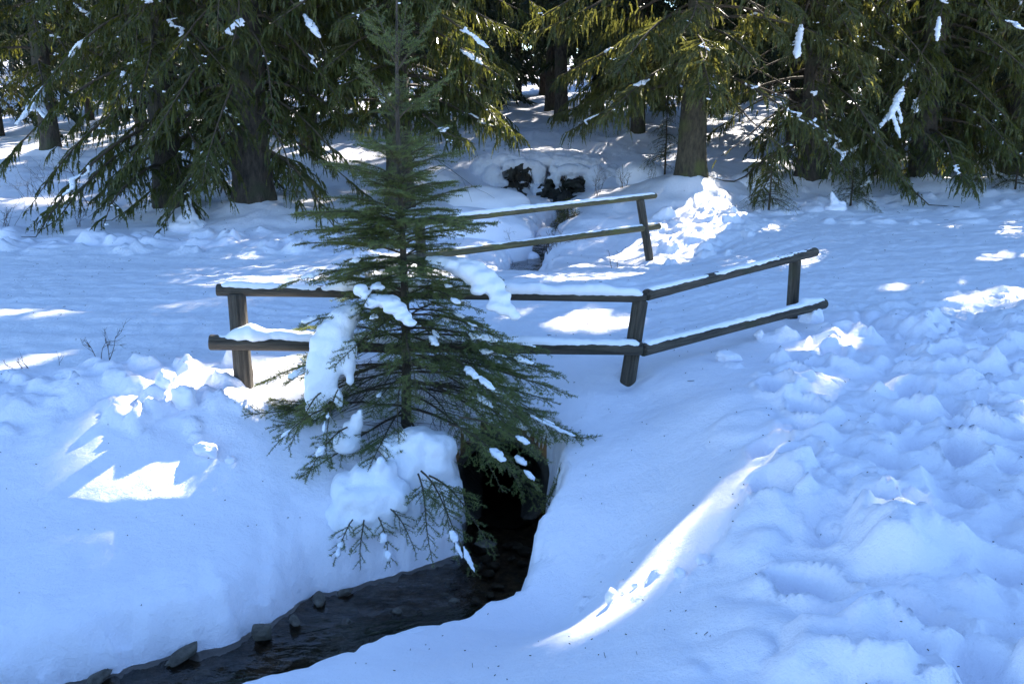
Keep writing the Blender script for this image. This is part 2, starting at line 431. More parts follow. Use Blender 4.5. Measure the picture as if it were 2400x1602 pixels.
def height(x, y):
    x = np.asarray(x, float); y = np.asarray(y, float)
    z = base_h(x, y)
    rd = road_mask(x, y)
    # roughness of the ploughed and trodden areas
    rough = smooth(.9, 1.9, x + .35 * (5.0 - y)) * smooth(1.0, 2.0, y) * (1 - smooth(9.2, 10.2, y - .35 * (x - 3)))
    rough = rough * (1 - smooth(0.0, .5, 1.1 - x + 0.25 * (y - 5)) * .8)
    leftb = np.exp(-((y - 6.95 - .12 * noise(x * .9, y * .9, 2.)) / .5) ** 2) * smooth(-1.5, -2.3, x) * smooth(-9, -4, x)
    farb = np.exp(-((y - lerpl(ROAD_FAR, x) - .35) / .6) ** 2) * (1 - smooth(-1.6, -.9, x) * smooth(2.2, 1.6, x))
    forest = smooth(.3, 1.6, y - lerpl(ROAD_FAR, x))
    R_ = np.clip(rough + leftb + .8 * farb, 0, 1)
    z = z + .10 * leftb + .07 * farb
    big = fbm(x * 1.6, y * 1.6, .3, 3)
    med = np.abs(fbm(x * 2.1 + .6 * noise(x * 1.7, y * 1.7, 3.), y * 2.1, 4.1, 2)) - .35
    fine = fbm(x * 11, y * 11, 8.2, 3)
    z = z + R_ * (.07 * big + .115 * med + .011 * fine)
    wx, wy = x + .06 * noise(x * 6, y * 6, 1.), y + .06 * noise(x * 6, y * 6, 4.)
    ed, cid, cgx, cgy = cells(wx, wy, 4.2, 3)
    pat = smooth(-.05, .35, noise(x * 1.1 + 3, y * 1.1, 6.6)) * R_
    z = z + pat * smooth(0, .22, ed) * (.075 * (cid - .25) + .045 * (cgx * (cid - .5) + cgy * (np.mod(cid * 7.3, 1) - .5)))
    ed2, cid2, _a, _b = cells(wx, wy, 10.5, 9)
    z = z + smooth(.0, .4, noise(x * 1.7, y * 1.7, 2.6) + .1) * R_ * smooth(0, .3, ed2) * .030 * np.clip(cid2 - .45, 0, 1)
    z = z + (1 - R_) * (.012 * big * (1 - rd)) + (.0055 * fbm(x * 7, y * 7, 2.2, 3) + .0016 * noise(x * 34, y * 34, 1.2)) * (1 - R_)
    # road: wheel and sledge tracks along it, trodden crumbs
    v = (y - lerpl(ROAD_NEAR, x)) / np.maximum(lerpl(ROAD_FAR, x) - lerpl(ROAD_NEAR, x), .5)
    trk = noise(v * 16, x * .35, 1.3) * .022 + noise(v * 42, x * .5, 3.3) * .016
    z = z + rd * (trk + .014 * fbm(x * 5, y * 5, 6.1, 3) + .012 * np.abs(fbm(x * 12, y * 12, 3.4, 2)))
    # forest floor undulation
    z = z + forest * (.10 * fbm(x * .55, y * .55, 1.7, 3) + .03 * fbm(x * 2.3, y * 2.3, 7.7, 3)) * (1 - .7 * farb)
    near = (y < 24) & (y > -2) & (np.abs(x) < 14)
    zz = z.copy()
    for (lx, ly, lr, lh, an, asp) in LUMPS:
        m = (np.abs(x - lx) < lr * 1.8) & (np.abs(y - ly) < lr * 1.8)
        if not m.any(): continue
        dx, dy = x[m] - lx, y[m] - ly
        u = dx * math.cos(an) + dy * math.sin(an); w = (-dx * math.sin(an) + dy * math.cos(an)) / asp
        d = np.hypot(u, w) / lr + .22 * noise(dx * 4 / lr * .5 + lx * 9, dy * 2 / lr, ly)
        zz[m] += lh * (1 - smooth(.60, 1.02, d)) * (.75 + .25 * noise(u / lr * 2 + lx, w / lr * 2, 1.))
    for (fx, fy, an, dp) in FEET:
        m = (np.abs(x - fx) < .4) & (np.abs(y - fy) < .4)
        if not m.any(): continue
        dx, dy = x[m] - fx, y[m] - fy
        u = (dx * math.cos(an) + dy * math.sin(an)) / .19; w = (-dx * math.sin(an) + dy * math.cos(an)) / .105
        d = np.hypot(u, w) + .25 * noise(dx * 9 + fx * 5, dy * 9, fy)
        zz[m] += -dp * 1.05 * (1 - smooth(.55, 1.12, d)) + dp * .4 * np.exp(-((d - 1.3) / .25) ** 2)
    z = zz
    # wells at the posts
    for px, py in ((-2.02, 7.12), (.9, 7.45)):
        z = z - .07 * np.exp(-((x - px) ** 2 + (y - py + .03) ** 2) / .022)
    for tx, ty, td in ((-5.75,16.6,.5),(-4.25,16.3,.62),(-4.27,21,.36),(3.25,18,.5),(5.6,18.6,.5),(7.8,18.9,.42),(9.75,19.4,.4),(-10.15,22,.4),(3.0,23.9,.34),(1.3,27,.36)):
        dd = np.hypot(x - tx, y - ty + .05)
        z = z + .16 * np.exp(-(dd / (td * .75 + .12)) ** 2) * (1 + .5 * noise(x * 2.5, y * 2.5, tx))
    # brook cut
    for P, box in ((NEAR, (-7, 3, 1.5, 9)), (FARB, (-4, 5, 11.5, 23))):
        m = (x > box[0]) & (x < box[1]) & (y > box[2]) & (y < box[3])
        if not m.any(): continue
        xm, ym = x[m], y[m]
        d, side, hw, lv, tt = poly_dist(xm, ym, P)
        s = d - hw + .07 * noise(xm * 3.1, ym * 3.1, 3.) + .028 * noise(xm * 10, ym * 10, 5.) + .012 * noise(xm * 24, ym * 24, 5.)
        if P is NEAR:
            left = side < 0
            k = np.where(left, 1.0, 5.0)               # right bank wall is steep
            lip = np.where(left, .20, .30)
            endw = smooth(6.45, 6.65, ym) * smooth(.8, .4, np.abs(xm))
            k = k * (1 - endw) + 4.0 * endw
            # steep rise into the hidden side of the near bank
            k = np.where(~left & (tt > 2.6), 1.1, k); lip = np.where(~left & (tt > 2.6), .22, lip)
            f = lip * np.sqrt(np.clip(s / .11, 0, 1)) + k * np.clip(s - .03, 0, 9)
            f = f + .03 * noise(xm * 5, ym * 5, 2.) * smooth(0, .1, s)
            cut = np.where(s < 0, lv - .22, lv - .22 + .22 * smooth(0, .02, s) + f)
            z[m] = smin(z[m], cut, .12)
        else:
            f = .2 * np.sqrt(np.clip(s / .15, 0, 1)) + .72 * np.clip(s - .05, 0, 9)
            cut = np.where(s < 0, lv - .2, lv - .2 + .2 * smooth(0, .03, s) + f)
            cut = cut + 3 * smooth(.3, 1.1, 12.9 - ym) 
            z[m] = smin(z[m], cut, .15)
    return z

def axis(segs):
    out = []
    for a, b, s in segs:
        n = max(1, int(round((b - a) / s)))
        out.append(np.linspace(a, b, n, endpoint=False))
    out.append(np.array([segs[-1][1]]))
    return np.concatenate(out)
gx = axis([(-160,-60,20),(-60,-24,4),(-24,-12,.5),(-12,-6,.12),(-6,-3.6,.06),(-3.6,4.2,.029),(4.2,6.5,.05),(6.5,12,.11),(12,24,.5),(24,60,4),(60,160,20)])
gy = axis([(-60,-10,10),(-10,0,1),(0,2.0,.1),(2.0,7.8,.028),(7.8,12,.04),(12,17,.05),(17,24,.08),(24,34,.25),(34,60,1),(60,220,10)])
GX, GY = np.meshgrid(gx, gy)
GZ = height(GX.ravel(), GY.ravel()).reshape(GX.shape)
nx, ny = len(gx), len(gy)
TV = np.stack([GX.ravel(), GY.ravel(), GZ.ravel()], 1)
ii, jj = np.meshgrid(np.arange(ny - 1), np.arange(nx - 1), indexing='ij')
TQ = np.stack([ii * nx + jj, ii * nx + jj + 1, (ii + 1) * nx + jj + 1, (ii + 1) * nx + jj], -1).reshape(-1, 4)
cen = TV[TQ].mean(1)
_fz = TV[TQ][:, :, 2]; _hr = np.sqrt(np.clip((PIPE[3] + .03) ** 2 - (cen[:, 0] - PIPE[0]) ** 2, 0, 9))
hole = (_hr > 0) & (_fz.min(1) < PIPE[2] + _hr) & (_fz.max(1) > PIPE[2] - _hr) & (cen[:, 1] > PIPE[1] - .02) & (cen[:, 1] < 7.6)
# vertex normals of the whole sheet, shared by both pieces so the seam does not show
dzx = np.gradient(GZ, gx, axis=1); dzy = np.gradient(GZ, gy, axis=0)
TN = np.stack([-dzx.ravel(), -dzy.ravel(), np.ones(nx * ny)], 1); TN /= np.linalg.norm(TN, axis=1)[:, None]
is_road = (road_mask(cen[:, 0], cen[:, 1]) > .5) & (np.abs(cen[:, 0]) < 60)
for nm, sel, mt in (('snow_ground', ~is_road & ~hole, M_SNOW), ('snowy_road', is_road & ~hole, M_ROAD)):
    q = TQ[sel]
    used = np.unique(q); remap = np.zeros(len(TV), np.int64); remap[used] = np.arange(len(used))
    me = make_mesh(nm, TV[used], [], remap[q], mt)
    me.normals_split_custom_set_from_vertices(TN[used].astype(np.float32))
    o = obj(nm, me); o['kind'] = 'structure'

def hg_(x, y):
    """ground height read off the finished sheet"""
    x = np.atleast_1d(np.asarray(x, float)); y = np.atleast_1d(np.asarray(y, float))
    i = np.clip(np.searchsorted(gx, x) - 1, 0, nx - 2); j = np.clip(np.searchsorted(gy, y) - 1, 0, ny - 2)
    u = np.clip((x - gx[i]) / (gx[i + 1] - gx[i]), 0, 1); v = np.clip((y - gy[j]) / (gy[j + 1] - gy[j]), 0, 1)
    return (GZ[j, i] * (1 - u) + GZ[j, i + 1] * u) * (1 - v) + (GZ[j + 1, i] * (1 - u) + GZ[j + 1, i + 1] * u) * v
def hz(x, y):
    return float(hg_(x, y)[0])

# ------------------------------------------------------------------ brook bed and water
def ribbon(P, margin, dz, edge, n_len, n_w, amp, freq, seed):
    t = np.linspace(0, len(P) - 1, n_len); i = np.arange(len(P))
    # smooth path
    x, y, w, l = [np.interp(t, i, P[:, k]) for k in range(4)]
    ker = np.ones(9) / 9
    def sm(a): return np.convolve(np.pad(a, 4, mode='edge'), ker, 'valid')
    x, y, w = sm(x), sm(y), sm(w)
    tx, ty = np.gradient(x), np.gradient(y); ln = np.hypot(tx, ty) + 1e-9; nxv, nyv = -ty / ln, tx / ln
    u = np.linspace(-1, 1, n_w)
    X = x[:, None] + nxv[:, None] * u[None] * (w + margin)[:, None]; Y = y[:, None] + nyv[:, None] * u[None] * (w + margin)[:, None]
    Z = l[:, None] + dz + edge * np.abs(u[None]) ** 4 + amp * fbm(X * freq + seed, Y * freq, 0.3, 3)
    V = np.stack([X, Y, Z], -1).reshape(-1, 3)
    a, b = np.meshgrid(np.arange(n_len - 1), np.arange(n_w - 1), indexing='ij')
    Q = np.stack([a * n_w + b, (a + 1) * n_w + b, (a + 1) * n_w + b + 1, a * n_w + b + 1], -1).reshape(-1, 4)
    return V, Q
NEAR2 = np.vstack([[(-.07, 11.5, .24, -.97), (-.07, 9, .24, -.98)], NEAR])
for nm, P in (('stream_bed', NEAR2), ('upper_stream_bed', FARB)):
    V, Q = ribbon(P, .10 if P is not FARB else .03, -.085, .10 if P is not FARB else .04, 240, 25, .022, 9, 3)
    o = obj(nm, make_mesh(nm, V, [], Q, M_BED if P is not FARB else M_ROCK)); o['kind'] = 'structure'
for nm, P in (('stream_water', NEAR2), ('upper_stream_water', FARB)):
    V, Q = ribbon(P, .06, 0, 0, 260, 31, .006, 7, 9)
    o = obj(nm, make_mesh(nm, V, [], Q, M_WATER)); o['kind'] = 'structure'

# ------------------------------------------------------------------ culvert
def culvert():
    cx, cy, cz, r = PIPE
    t = thing('culvert_pipe', 'dark concrete culvert pipe carrying the brook under the snowy road', 'culvert', (cx, cy, cz - r))
    th = np.linspace(0, 2 * np.pi, 48, endpoint=False)
    prof = [(5.0, r), (.06, r), (.015, r + .01), (0, r + .03), (0, r + .055), (.02, r + .065), (.6, r + .065)]
    V = np.array([[(cx + q * math.cos(a), cy + d, cz + q * math.sin(a)) for a in th] for d, q in prof]).reshape(-1, 3)
    Q = []
    for i in range(len(prof) - 1):
        for j in range(48):
            k = (j + 1) % 48
            Q.append((i * 48 + j, (i + 1) * 48 + j, (i + 1) * 48 + k, i * 48 + k))
    V[:, 2] += .006 * noise(V[:, 0] * 9, V[:, 1] * 3, V[:, 2] * 9)
    mb = MB(); mb.add(V, None, Q); child('pipe_ring', mb, M_CONC, t)
    mb = MB()
    Vc = np.array([(cx + r * math.cos(a), cy + 4.9, cz + r * math.sin(a)) for a in th] + [(cx, cy + 4.9, cz)])
    mb.add(Vc, [(j, (j + 1) % 48, 48) for j in range(48)]); child('light_stop_cap', mb, M_ROCK, t)  # added dark cap, keeps daylight at the far end out of the pipe
culvert()

# ------------------------------------------------------------------ logs, railings
def log_mesh(L, r0, r1, seed, mat, bend=0.0, knots=3, flat=0.0):
    sides, n = 20, 30
    q = random.Random(seed)
    z = np.linspace(0, L, n); th = np.linspace(0, 2 * np.pi, sides, endpoint=False)
    rr = np.interp(z, [0, L], [r0, r1])
    Rr = rr[:, None] * (1 + .035 * noise(np.cos(th)[None] * 1.5 + seed, np.sin(th)[None] * 1.5, z[:, None] * 1.6))
    for _ in range(knots):
        kz, ka = q.uniform(.1, .9) * L, q.uniform(0, 6.28)
        da = np.abs((th[None] - ka + np.pi) % (2 * np.pi) - np.pi)
        Rr += r0 * .10 * np.exp(-((z[:, None] - kz) / .05) ** 2 - (da / .35) ** 2)
    bx = bend * np.sin(np.pi * z / L)
    V = np.stack([Rr * np.cos(th) + bx[:, None], Rr * np.sin(th), np.broadcast_to(z[:, None], Rr.shape)], -1)
    if flat: V[..., 1] = np.minimum(V[..., 1], flat * r0)
    V = V.reshape(-1, 3)
    mb = MB()
    i = np.arange(n - 1)[:, None] * sides; j = np.arange(sides)[None]; k = (j + 1) % sides
    Q = np.stack([i + j, i + k, i + sides + k, i + sides + j], -1).reshape(-1, 4)
    # bevelled sawn ends
    e = []
    for zz, idx, sgn in ((-.008, 0, -1), (L + .008, n - 1, 1)):
        ring = V[idx * sides:(idx + 1) * sides] * np.array([.9, .9, 1]); ring[:, 2] = zz
        e.append(ring)
    V = np.vstack([V, e[0], e[1], [[0, 0, -.008]], [[0, 0, L + .008]]])
    a0 = n * sides; a1 = a0 + sides; c0 = a1 + sides; c1 = c0 + 1
    jj = np.arange(sides); kk = (jj + 1) % sides; top = (n - 1) * sides
    Q = np.vstack([Q, np.stack([jj, a0 + jj, a0 + kk, kk], 1), np.stack([top + jj, top + kk, a1 + kk, a1 + jj], 1)])
    T = np.vstack([np.stack([a0 + kk, a0 + jj, np.full(sides, c0)], 1), np.stack([a1 + jj, a1 + kk, np.full(sides, c1)], 1)])
    return make_mesh('log', V, T, Q, mat)

RAILM = {}
def place_log(name, root, p0, p1, r0, r1, seed, mat, bend=0.0, flat=0.0):
    p0, p1 = Vector(p0), Vector(p1); d = p1 - p0
    o = obj(name, log_mesh(d.length, r0, r1, seed, mat, bend, flat=flat), root)
    o.data.name = name
    M = Matrix.Translation(p0 - root.location) @ d.to_track_quat('Z', 'Y').to_matrix().to_4x4()
    o.matrix_basis = M
    RAILM[o.name] = Matrix.Translation(root.location) @ M
    return o

def snow_on(name, rail, root, p0, p1, r, prof, seed, wide=1.15, tilt=0.0, ext=0.0):
    """snow lying along a log: prof = [(t, thickness)], negative = bare"""
    p0, p1 = np.array(p0, float), np.array(p1, float); d = p1 - p0; L = np.linalg.norm(d); d /= L
    side = np.cross(d, [0, 0, 1]); side /= np.linalg.norm(side); up = np.cross(side, d)
    n = max(30, int(L / .022)); M = 17
    t = np.linspace(.0, 1, n); pt = np.array(prof)
    h = np.interp(t, pt[:, 0], pt[:, 1]) * (1 + .35 * noise(t * L * 6, t * 0 + seed, 1.)) + .006 * noise(t * L * 22, t * 0 + seed, 4.)
    endf = np.minimum(smooth(0, .03 / L * 2, t), smooth(0, .03 / L * 2, 1 - t)); h = h * endf - .012 * (1 - endf)
    ph = np.linspace(-1, 1, M)
    wv = wide * (1 + .28 * noise(t * L * 5, t * 0 + seed, 7.) + .18 * noise(t * L * 17, t * 0 + seed, 2.))
    ang = ph[None] * wv[:, None] + tilt
    dome = np.clip(1 - np.abs(ph) ** 2.6, 0, 1)[None]
    rad = r - .006 + (h[:, None] + .008) * dome + .006 * noise(t[:, None] * L * 14, ph[None] * 2 + seed, 3.) * dome
    P = (p0 + t[:, None] * (p1 - p0))[:, None] + rad[..., None] * (np.sin(ang)[..., None] * side + np.cos(ang)[..., None] * up)
    mb = MB()
    a, b = np.meshgrid(np.arange(n - 1), np.arange(M - 1), indexing='ij')
    Q = np.stack([a * M + b, a * M + b + 1, (a + 1) * M + b + 1, (a + 1) * M + b], -1).reshape(-1, 4)
    V = P.reshape(-1, 3)
    me = make_mesh(name, V, [], Q, M_CLUMP)
    o = obj(name, me, rail)
    o.matrix_parent_inverse = RAILM[rail.name].inverted()
    return o

def front_fence():
    root = thing('log_railing', 'dark weathered log railing with three posts in front of the road, beside the young spruce', 'railing', (-2.02, 7.15, -.1))
    W = M_WOOD
    place_log('post', root, (-2.015, 7.13, -.55), (-2.055, 7.2, .635), .073, .066, 1, W)
    place_log('post', root, (.86, 7.42, -.5), (1.012, 7.61, .50), .062, .062, 2, W, flat=.75)
    place_log('post', root, (2.74, 9.4, -.5), (2.735, 9.4, .55), .058, .056, 3, W)
    rails = [((-2.19, 7.19, .672), (1.045, 7.60, .535), .046, .040, 4), ((-2.235, 7.075, .298), (1.005, 7.425, .165), .058, .054, 5),
             ((1.06, 7.60, .555), (2.99, 9.63, .600), .046, .046, 6), ((1.02, 7.42, .155), (3.03, 9.36, .135), .052, .050, 7)]
    rs = [place_log('rail', root, a, b, r0, r1, s, W, bend=.008) for a, b, r0, r1, s in rails]
    snow_on('snow_cap', rs[0], root, *rails[0][:2], .043, [(0, -.01), (.012, .018), (.06, .022), (.10, .012), (.14, .016), (.2, .004), (.235, -.004), (.26, .03), (.30, .075), (.4, .085), (.52, .06), (.6, .075), (.68, .05), (.74, .052), (.78, .03), (.83, .055), (.9, .058), (.93, .03), (.97, .03), (1, .02)], 3, 1.25, -.12)
    snow_on('snow_cap', rs[1], root, *rails[1][:2], .056, [(0, -.01), (.02, .002), (.035, .004), (.06, .06), (.085, .10), (.12, .055), (.2, .035), (.3, .03), (.45, .04), (.6, .02), (.75, .028), (.85, .01), (.95, .016), (1, .01)], 5, 1.1, -.1)
    snow_on('snow_cap', rs[2], root, *rails[2][:2], .046, [(0, .012), (.1, .012), (.25, .004), (.33, -.006), (.4, .006), (.7, .003), (.8, -.003), (.9, .001), (1, -.004)], 8, 1.1, -.25)
    snow_on('snow_cap', rs[3], root, *rails[3][:2], .051, [(0, .02), (.1, .014), (.3, .010), (.5, .014), (.7, .008), (.84, .012), (.88, .05), (.93, .03), (1, .015)], 9, 1.0, -.2)
front_fence()

def far_fence():
    root = thing('log_railing', 'thin log railing with a leaning post across the road, yellowish rails dusted with snow', 'railing', (1.95, 14.0, -.2))
    W = M_WOOD
    place_log('post', root, (2.06, 13.95, -.6), (1.82, 14.02, .70), .062, .060, 11, W)
    place_log('post', root, (-1.05, 11.62, -.6), (-1.1, 11.7, .62), .062, .060, 12, W)
    rails = [((-1.35, 11.48, .645), (2.06, 14.22, .748), .042, .040, 13), ((-1.35, 11.52, .235), (2.12, 14.16, .315), .046, .044, 14)]
    rs = [place_log('rail', root, a, b, r0, r1, s, M_WOOD_FAR, bend=.01) for a, b, r0, r1, s in rails]
    snow_on('snow_cap', rs[0], root, *rails[0][:2], .042, [(0, .02), (.3, .025), (.45, .03), (.6, .02), (.8, .012), (1, .012)], 15, 1.0, -.15)
    snow_on('snow_cap', rs[1], root, *rails[1][:2], .046, [(0, .012), (.3, .012), (.42, .004), (.5, .012), (.62, .006), (.75, .014), (.95, .02), (1, .02)], 16, 1.1, -.75)
far_fence()

# ------------------------------------------------------------------ gaps in the canopy that let the sun through to a lit place
# target x, y, z, half sizes and turn of the lit patch on the ground
BEAMS = [
 (-2.45,6.55,-.20,.66,.46,.3), (-2.05,6.35,-.2,.35,.3,0), (-1.85,7.35,-.02,.42,.35,.0),
 (.90,4.85,-.1,.48,.20,.70), (1.25,5.05,0,.55,.20,.75), (1.05,4.6,-.08,.35,.10,.6), (1.5,5.6,.05,.30,.10,.75), (.25,4.5,-.45,.40,.08,.35), (-.7,4.12,-.5,.22,.07,.4),
 (2.35,6.7,.06,.45,.28,.5), (2.75,8.2,.03,.45,.25,.2), (3.2,5.6,.15,.3,.15,.5), (1.75,4.2,.12,.25,.10,.6),
 (.7,9.3,0,.65,.5,.2), (1.3,11.9,0,1.0,.30,.5), (2.7,14.9,.1,.55,1.0,-.3), (3.4,17.0,.5,.4,.6,-.3),
 (4.9,9.9,.1,.8,.35,.2), (4.6,10.9,.1,.5,.2,.2), (6.2,12.5,.1,.8,.25,.2), (-4.9,9.5,0,.6,.25,.1),(-3.6,13.2,0,.3,.15,0),
 (-11.5,22,.9,1.5,.18,.1), (-8.3,17.2,.35,.8,.25,.15), (-10.5,19,.6,1.0,.15,.1), (-4.2,22,.9,1,.4,0),
 (.6,22.3,1.0,.7,.25,0), (5.0,20.5,.8,.6,.3,0), (8.5,19.5,.6,1.0,.4,0), (12,21.5,.5,1.0,.8,0),
 # lit boughs
 (2.6,17.0,2.9,1.3,1.2,0), (1.6,16.6,3.0,.9,.9,0), (3.4,17.4,1.7,.6,.7,0), (3.9,17.6,3.0,.7,.8,0), (-.6,16.2,3.0,.9,.8,0), (.0,16.0,1.9,.5,.5,0), (6.2,17.5,3.2,.8,.6,0),
 (9.5,18.5,2.6,.8,.8,0), (-5.4,16.0,2.6,.4,.4,0), (-2.5,16.3,1.6,.4,.4,0), (4.4,16.6,1.0,.5,.4,0),
]
def beam_w(C):
    """how far C stands from the axis of the nearest sunbeam (1 = its edge)"""
    best = np.full(len(C), 9.0)
    for bx, by, bz, ra, rb, an in BEAMS:
        g = C - SD[None] * ((C[:, 2] - bz) / SD[2])[:, None]
        dx, dy = g[:, 0] - bx, g[:, 1] - by
        u = (dx * math.cos(an) + dy * math.sin(an)) / ra; v = (-dx * math.sin(an) + dy * math.cos(an)) / rb
        w = np.hypot(u, v) * .8 + .25 * noise(g[:, 0] * 3.1, g[:, 1] * 3.1, bx)
        best = np.where(C[:, 2] - bz > .55, np.minimum(best, w), best)
    return best

def carve(C):
    """True where a leaf or twig at C would stand in one of the sunbeams"""
    return beam_w(C) + np.random.RandomState(len(C)).uniform(-.3, .3, len(C)) < 1.0

# ------------------------------------------------------------------ spruce parts
def needles(P0, P1, per_m, ln, wd, rs, ang=(35, 65), updown=0.0):
    """thin triangles set round the twigs P0->P1"""
    d = P1 - P0; L = np.linalg.norm(d, axis=1) + 1e-9
    k = np.maximum(1, rs.poisson(L * per_m))
    idx = np.repeat(np.arange(len(P0)), k); n = len(idx)
    T = (d / L[:, None])[idx]
    t = rs.rand(n)
    base = P0[idx] + d[idx] * t[:, None]
    r = rs.normal(size=(n, 3)); r[:, 2] += updown
    r -= (r * T).sum(1)[:, None] * T; r /= np.linalg.norm(r, axis=1)[:, None] + 1e-9
    a = np.radians(rs.uniform(ang[0], ang[1], n))
    l = ln * rs.uniform(.7, 1.2, n)
    tip = base + l[:, None] * (np.cos(a)[:, None] * T + np.sin(a)[:, None] * r)
    w = wd * .5
    b0 = base - T * w; b1 = base + T * w
    V = np.stack([b0, b1, tip], 1).reshape(-1, 3)
    return V, np.arange(n * 3).reshape(-1, 3)

def ribbons(P0, P1, w0, w1, rs):
    """flat needle-covered twig pieces, tapering from w0 to w1"""
    d = P1 - P0
    s = np.cross(d, rs.normal(size=d.shape)); s /= np.linalg.norm(s, axis=1)[:, None] + 1e-9
    w = rs.uniform(.7, 1.25, len(d))[:, None] * .5
    if w1 <= 0:
        V = np.stack([P0 - s * w * w0, P0 + s * w * w0, P1], 1).reshape(-1, 3)
        return V, np.arange(len(V)).reshape(-1, 3), None
    V = np.stack([P0 - s * w * w0, P0 + s * w * w0, P1 + s * w * w1, P1 - s * w * w1], 1).reshape(-1, 3)
    return V, None, np.arange(len(V)).reshape(-1, 4)

def rot2(d, a):
    c, s = np.cos(a), np.sin(a)
    return np.stack([d[0] * c - d[1] * s, d[0] * s + d[1] * c], -1)

def bough(o, az, L, e, dr, up, rs, hang=.22, lat=.30, dens=1.0, bare=.12):
    """a spruce bough: axis points, lateral twigs and hanging twigs as segments"""
    s = np.linspace(0, 1, 10)
    d = np.array([math.cos(az), math.sin(az)])
    wig = .04 * L * np.sin(s * rs.uniform(3, 7) + rs.uniform(0, 6)) * s
    pr = np.array([-d[1], d[0]])
    hor = (L * s * (1 - .06 * s))[:, None] * d + wig[:, None] * pr
    z = L * (e * s - dr * s ** 1.7 + up * np.clip(s - .6, 0, 1) ** 2)
    A = np.column_stack([hor, z]) + np.asarray(o)
    nl = max(6, int(L / .06 * dens))
    sl = np.sort(rs.uniform(bare, 1.0, nl))
    B = np.stack([np.interp(sl, s, A[:, k]) for k in range(3)], 1)
    sg = np.where(np.arange(nl) % 2 == 0, 1, -1)
    an = sg * np.radians(rs.uniform(38, 68, nl))
    dl = rot2(d, an)
    ll = (lat * L * (1.02 - sl) ** .7 + .10) * rs.uniform(.45, 1.15, nl)
    ll[-1] = .18; dl[-1] = d
    slope = np.interp(sl, s, np.gradient(z, L * s))
    D = np.column_stack([dl, slope * .6 - rs.uniform(.0, .35, nl)]); D /= np.linalg.norm(D, axis=1)[:, None]
    M1 = B + D * (ll * .55)[:, None]
    D2 = D + np.array([0, 0, -.35]); D2 /= np.linalg.norm(D2, axis=1)[:, None]
    M2 = M1 + D2 * (ll * .5)[:, None]
    # hanging twigs
    nt_ = np.maximum(1, (ll / .046 * dens).astype(int)); ix = np.repeat(np.arange(nl), nt_); n = len(ix)
    f = rs.rand(n)
    H0 = np.where((f < .55)[:, None], B[ix] + (M1 - B)[ix] * (f / .55)[:, None], M1[ix] + (M2 - M1)[ix] * ((f - .55) / .45)[:, None])
    hl = hang * rs.uniform(.25, 1.2, n)
    HD = np.column_stack([.45 * rs.normal(size=n) * .6, .45 * rs.normal(size=n) * .6, -np.ones(n)]) + .55 * D[ix]
    HD /= np.linalg.norm(HD, axis=1)[:, None]
    H1 = H0 + HD * (hl * .5)[:, None]
    HD2 = HD + np.array([0, 0, -.5]); HD2 /= np.linalg.norm(HD2, axis=1)[:, None]
    H2 = H1 + HD2 * (hl * .55)[:, None]
    return A, (B, M1, M2), (H0, H1, H2)

def trunk_mb(x, y, z, dia, H, seed, lean=(0, 0), sides=18):
    mb = MB(); n = 26
    zz = np.concatenate([np.linspace(-.35, 1.2, 9), np.linspace(1.5, H, n - 9)])
    r = dia / 2 * (1 - .92 * np.clip(zz, 0, H) / H) * (1 + .55 * np.exp(-np.clip(zz + .35, 0, 9) / .30))
    r = np.maximum(r, .012)
    th = np.linspace(0, 2 * np.pi, sides, endpoint=False)
    ro = 1 + .10 * np.exp(-np.clip(zz, 0, 9) / .5)[:, None] * np.sin(th * 5 + seed)[None] + .05 * noise(np.cos(th)[None] * 2 + seed, np.sin(th)[None] * 2, zz[:, None] * 1.5)
    X = x + lean[0] * zz[:, None] + .04 * noise(zz * .4, zz * 0 + seed, .5)[:, None] + r[:, None] * ro * np.cos(th)
    Y = y + lean[1] * zz[:, None] + r[:, None] * ro * np.sin(th)
    V = np.stack([X, Y, np.broadcast_to(z + zz[:, None], X.shape)], -1).reshape(-1, 3)
    i = np.arange(n - 1)[:, None] * sides; j = np.arange(sides)[None]; k = (j + 1) % sides
    mb.add(V, None, np.stack([i + j, i + k, i + sides + k, i + sides + j], -1).reshape(-1, 4))
    return mb

def coarse_bough(o, az, L, e, dr, rs, n, ln, wd):
    """blades standing for sprays of a bough seen from far away"""
    s = rs.uniform(.12, 1, n); d = np.array([math.cos(az), math.sin(az)]); pr = np.array([-d[1], d[0]])
    off = rs.uniform(-1, 1, n) * .32 * L * (1.05 - s)
    P = np.column_stack([(L * s)[:, None] * d + off[:, None] * pr + rs.normal(size=(n, 2)) * .04, L * (e * s - dr * s ** 1.7) - .25 * np.abs(off) + rs.normal(size=n) * .04]) + np.asarray(o)
    D = np.column_stack([d[0] * .5 + pr[0] * np.sign(off) * .4 + rs.normal(size=n) * .3, d[1] * .5 + pr[1] * np.sign(off) * .4 + rs.normal(size=n) * .3, -rs.uniform(.1, 1.3, n)])
    D /= np.linalg.norm(D, axis=1)[:, None]
    W = np.cross(D, rs.normal(size=(n, 3))); W /= np.linalg.norm(W, axis=1)[:, None] + 1e-9
    l = ln * rs.uniform(.5, 1.2, n); w = wd * rs.uniform(.6, 1.2, n)
    V = np.stack([P - W * (w * .5)[:, None], P + W * (w * .5)[:, None], P + D * l[:, None]], 1)
    return V

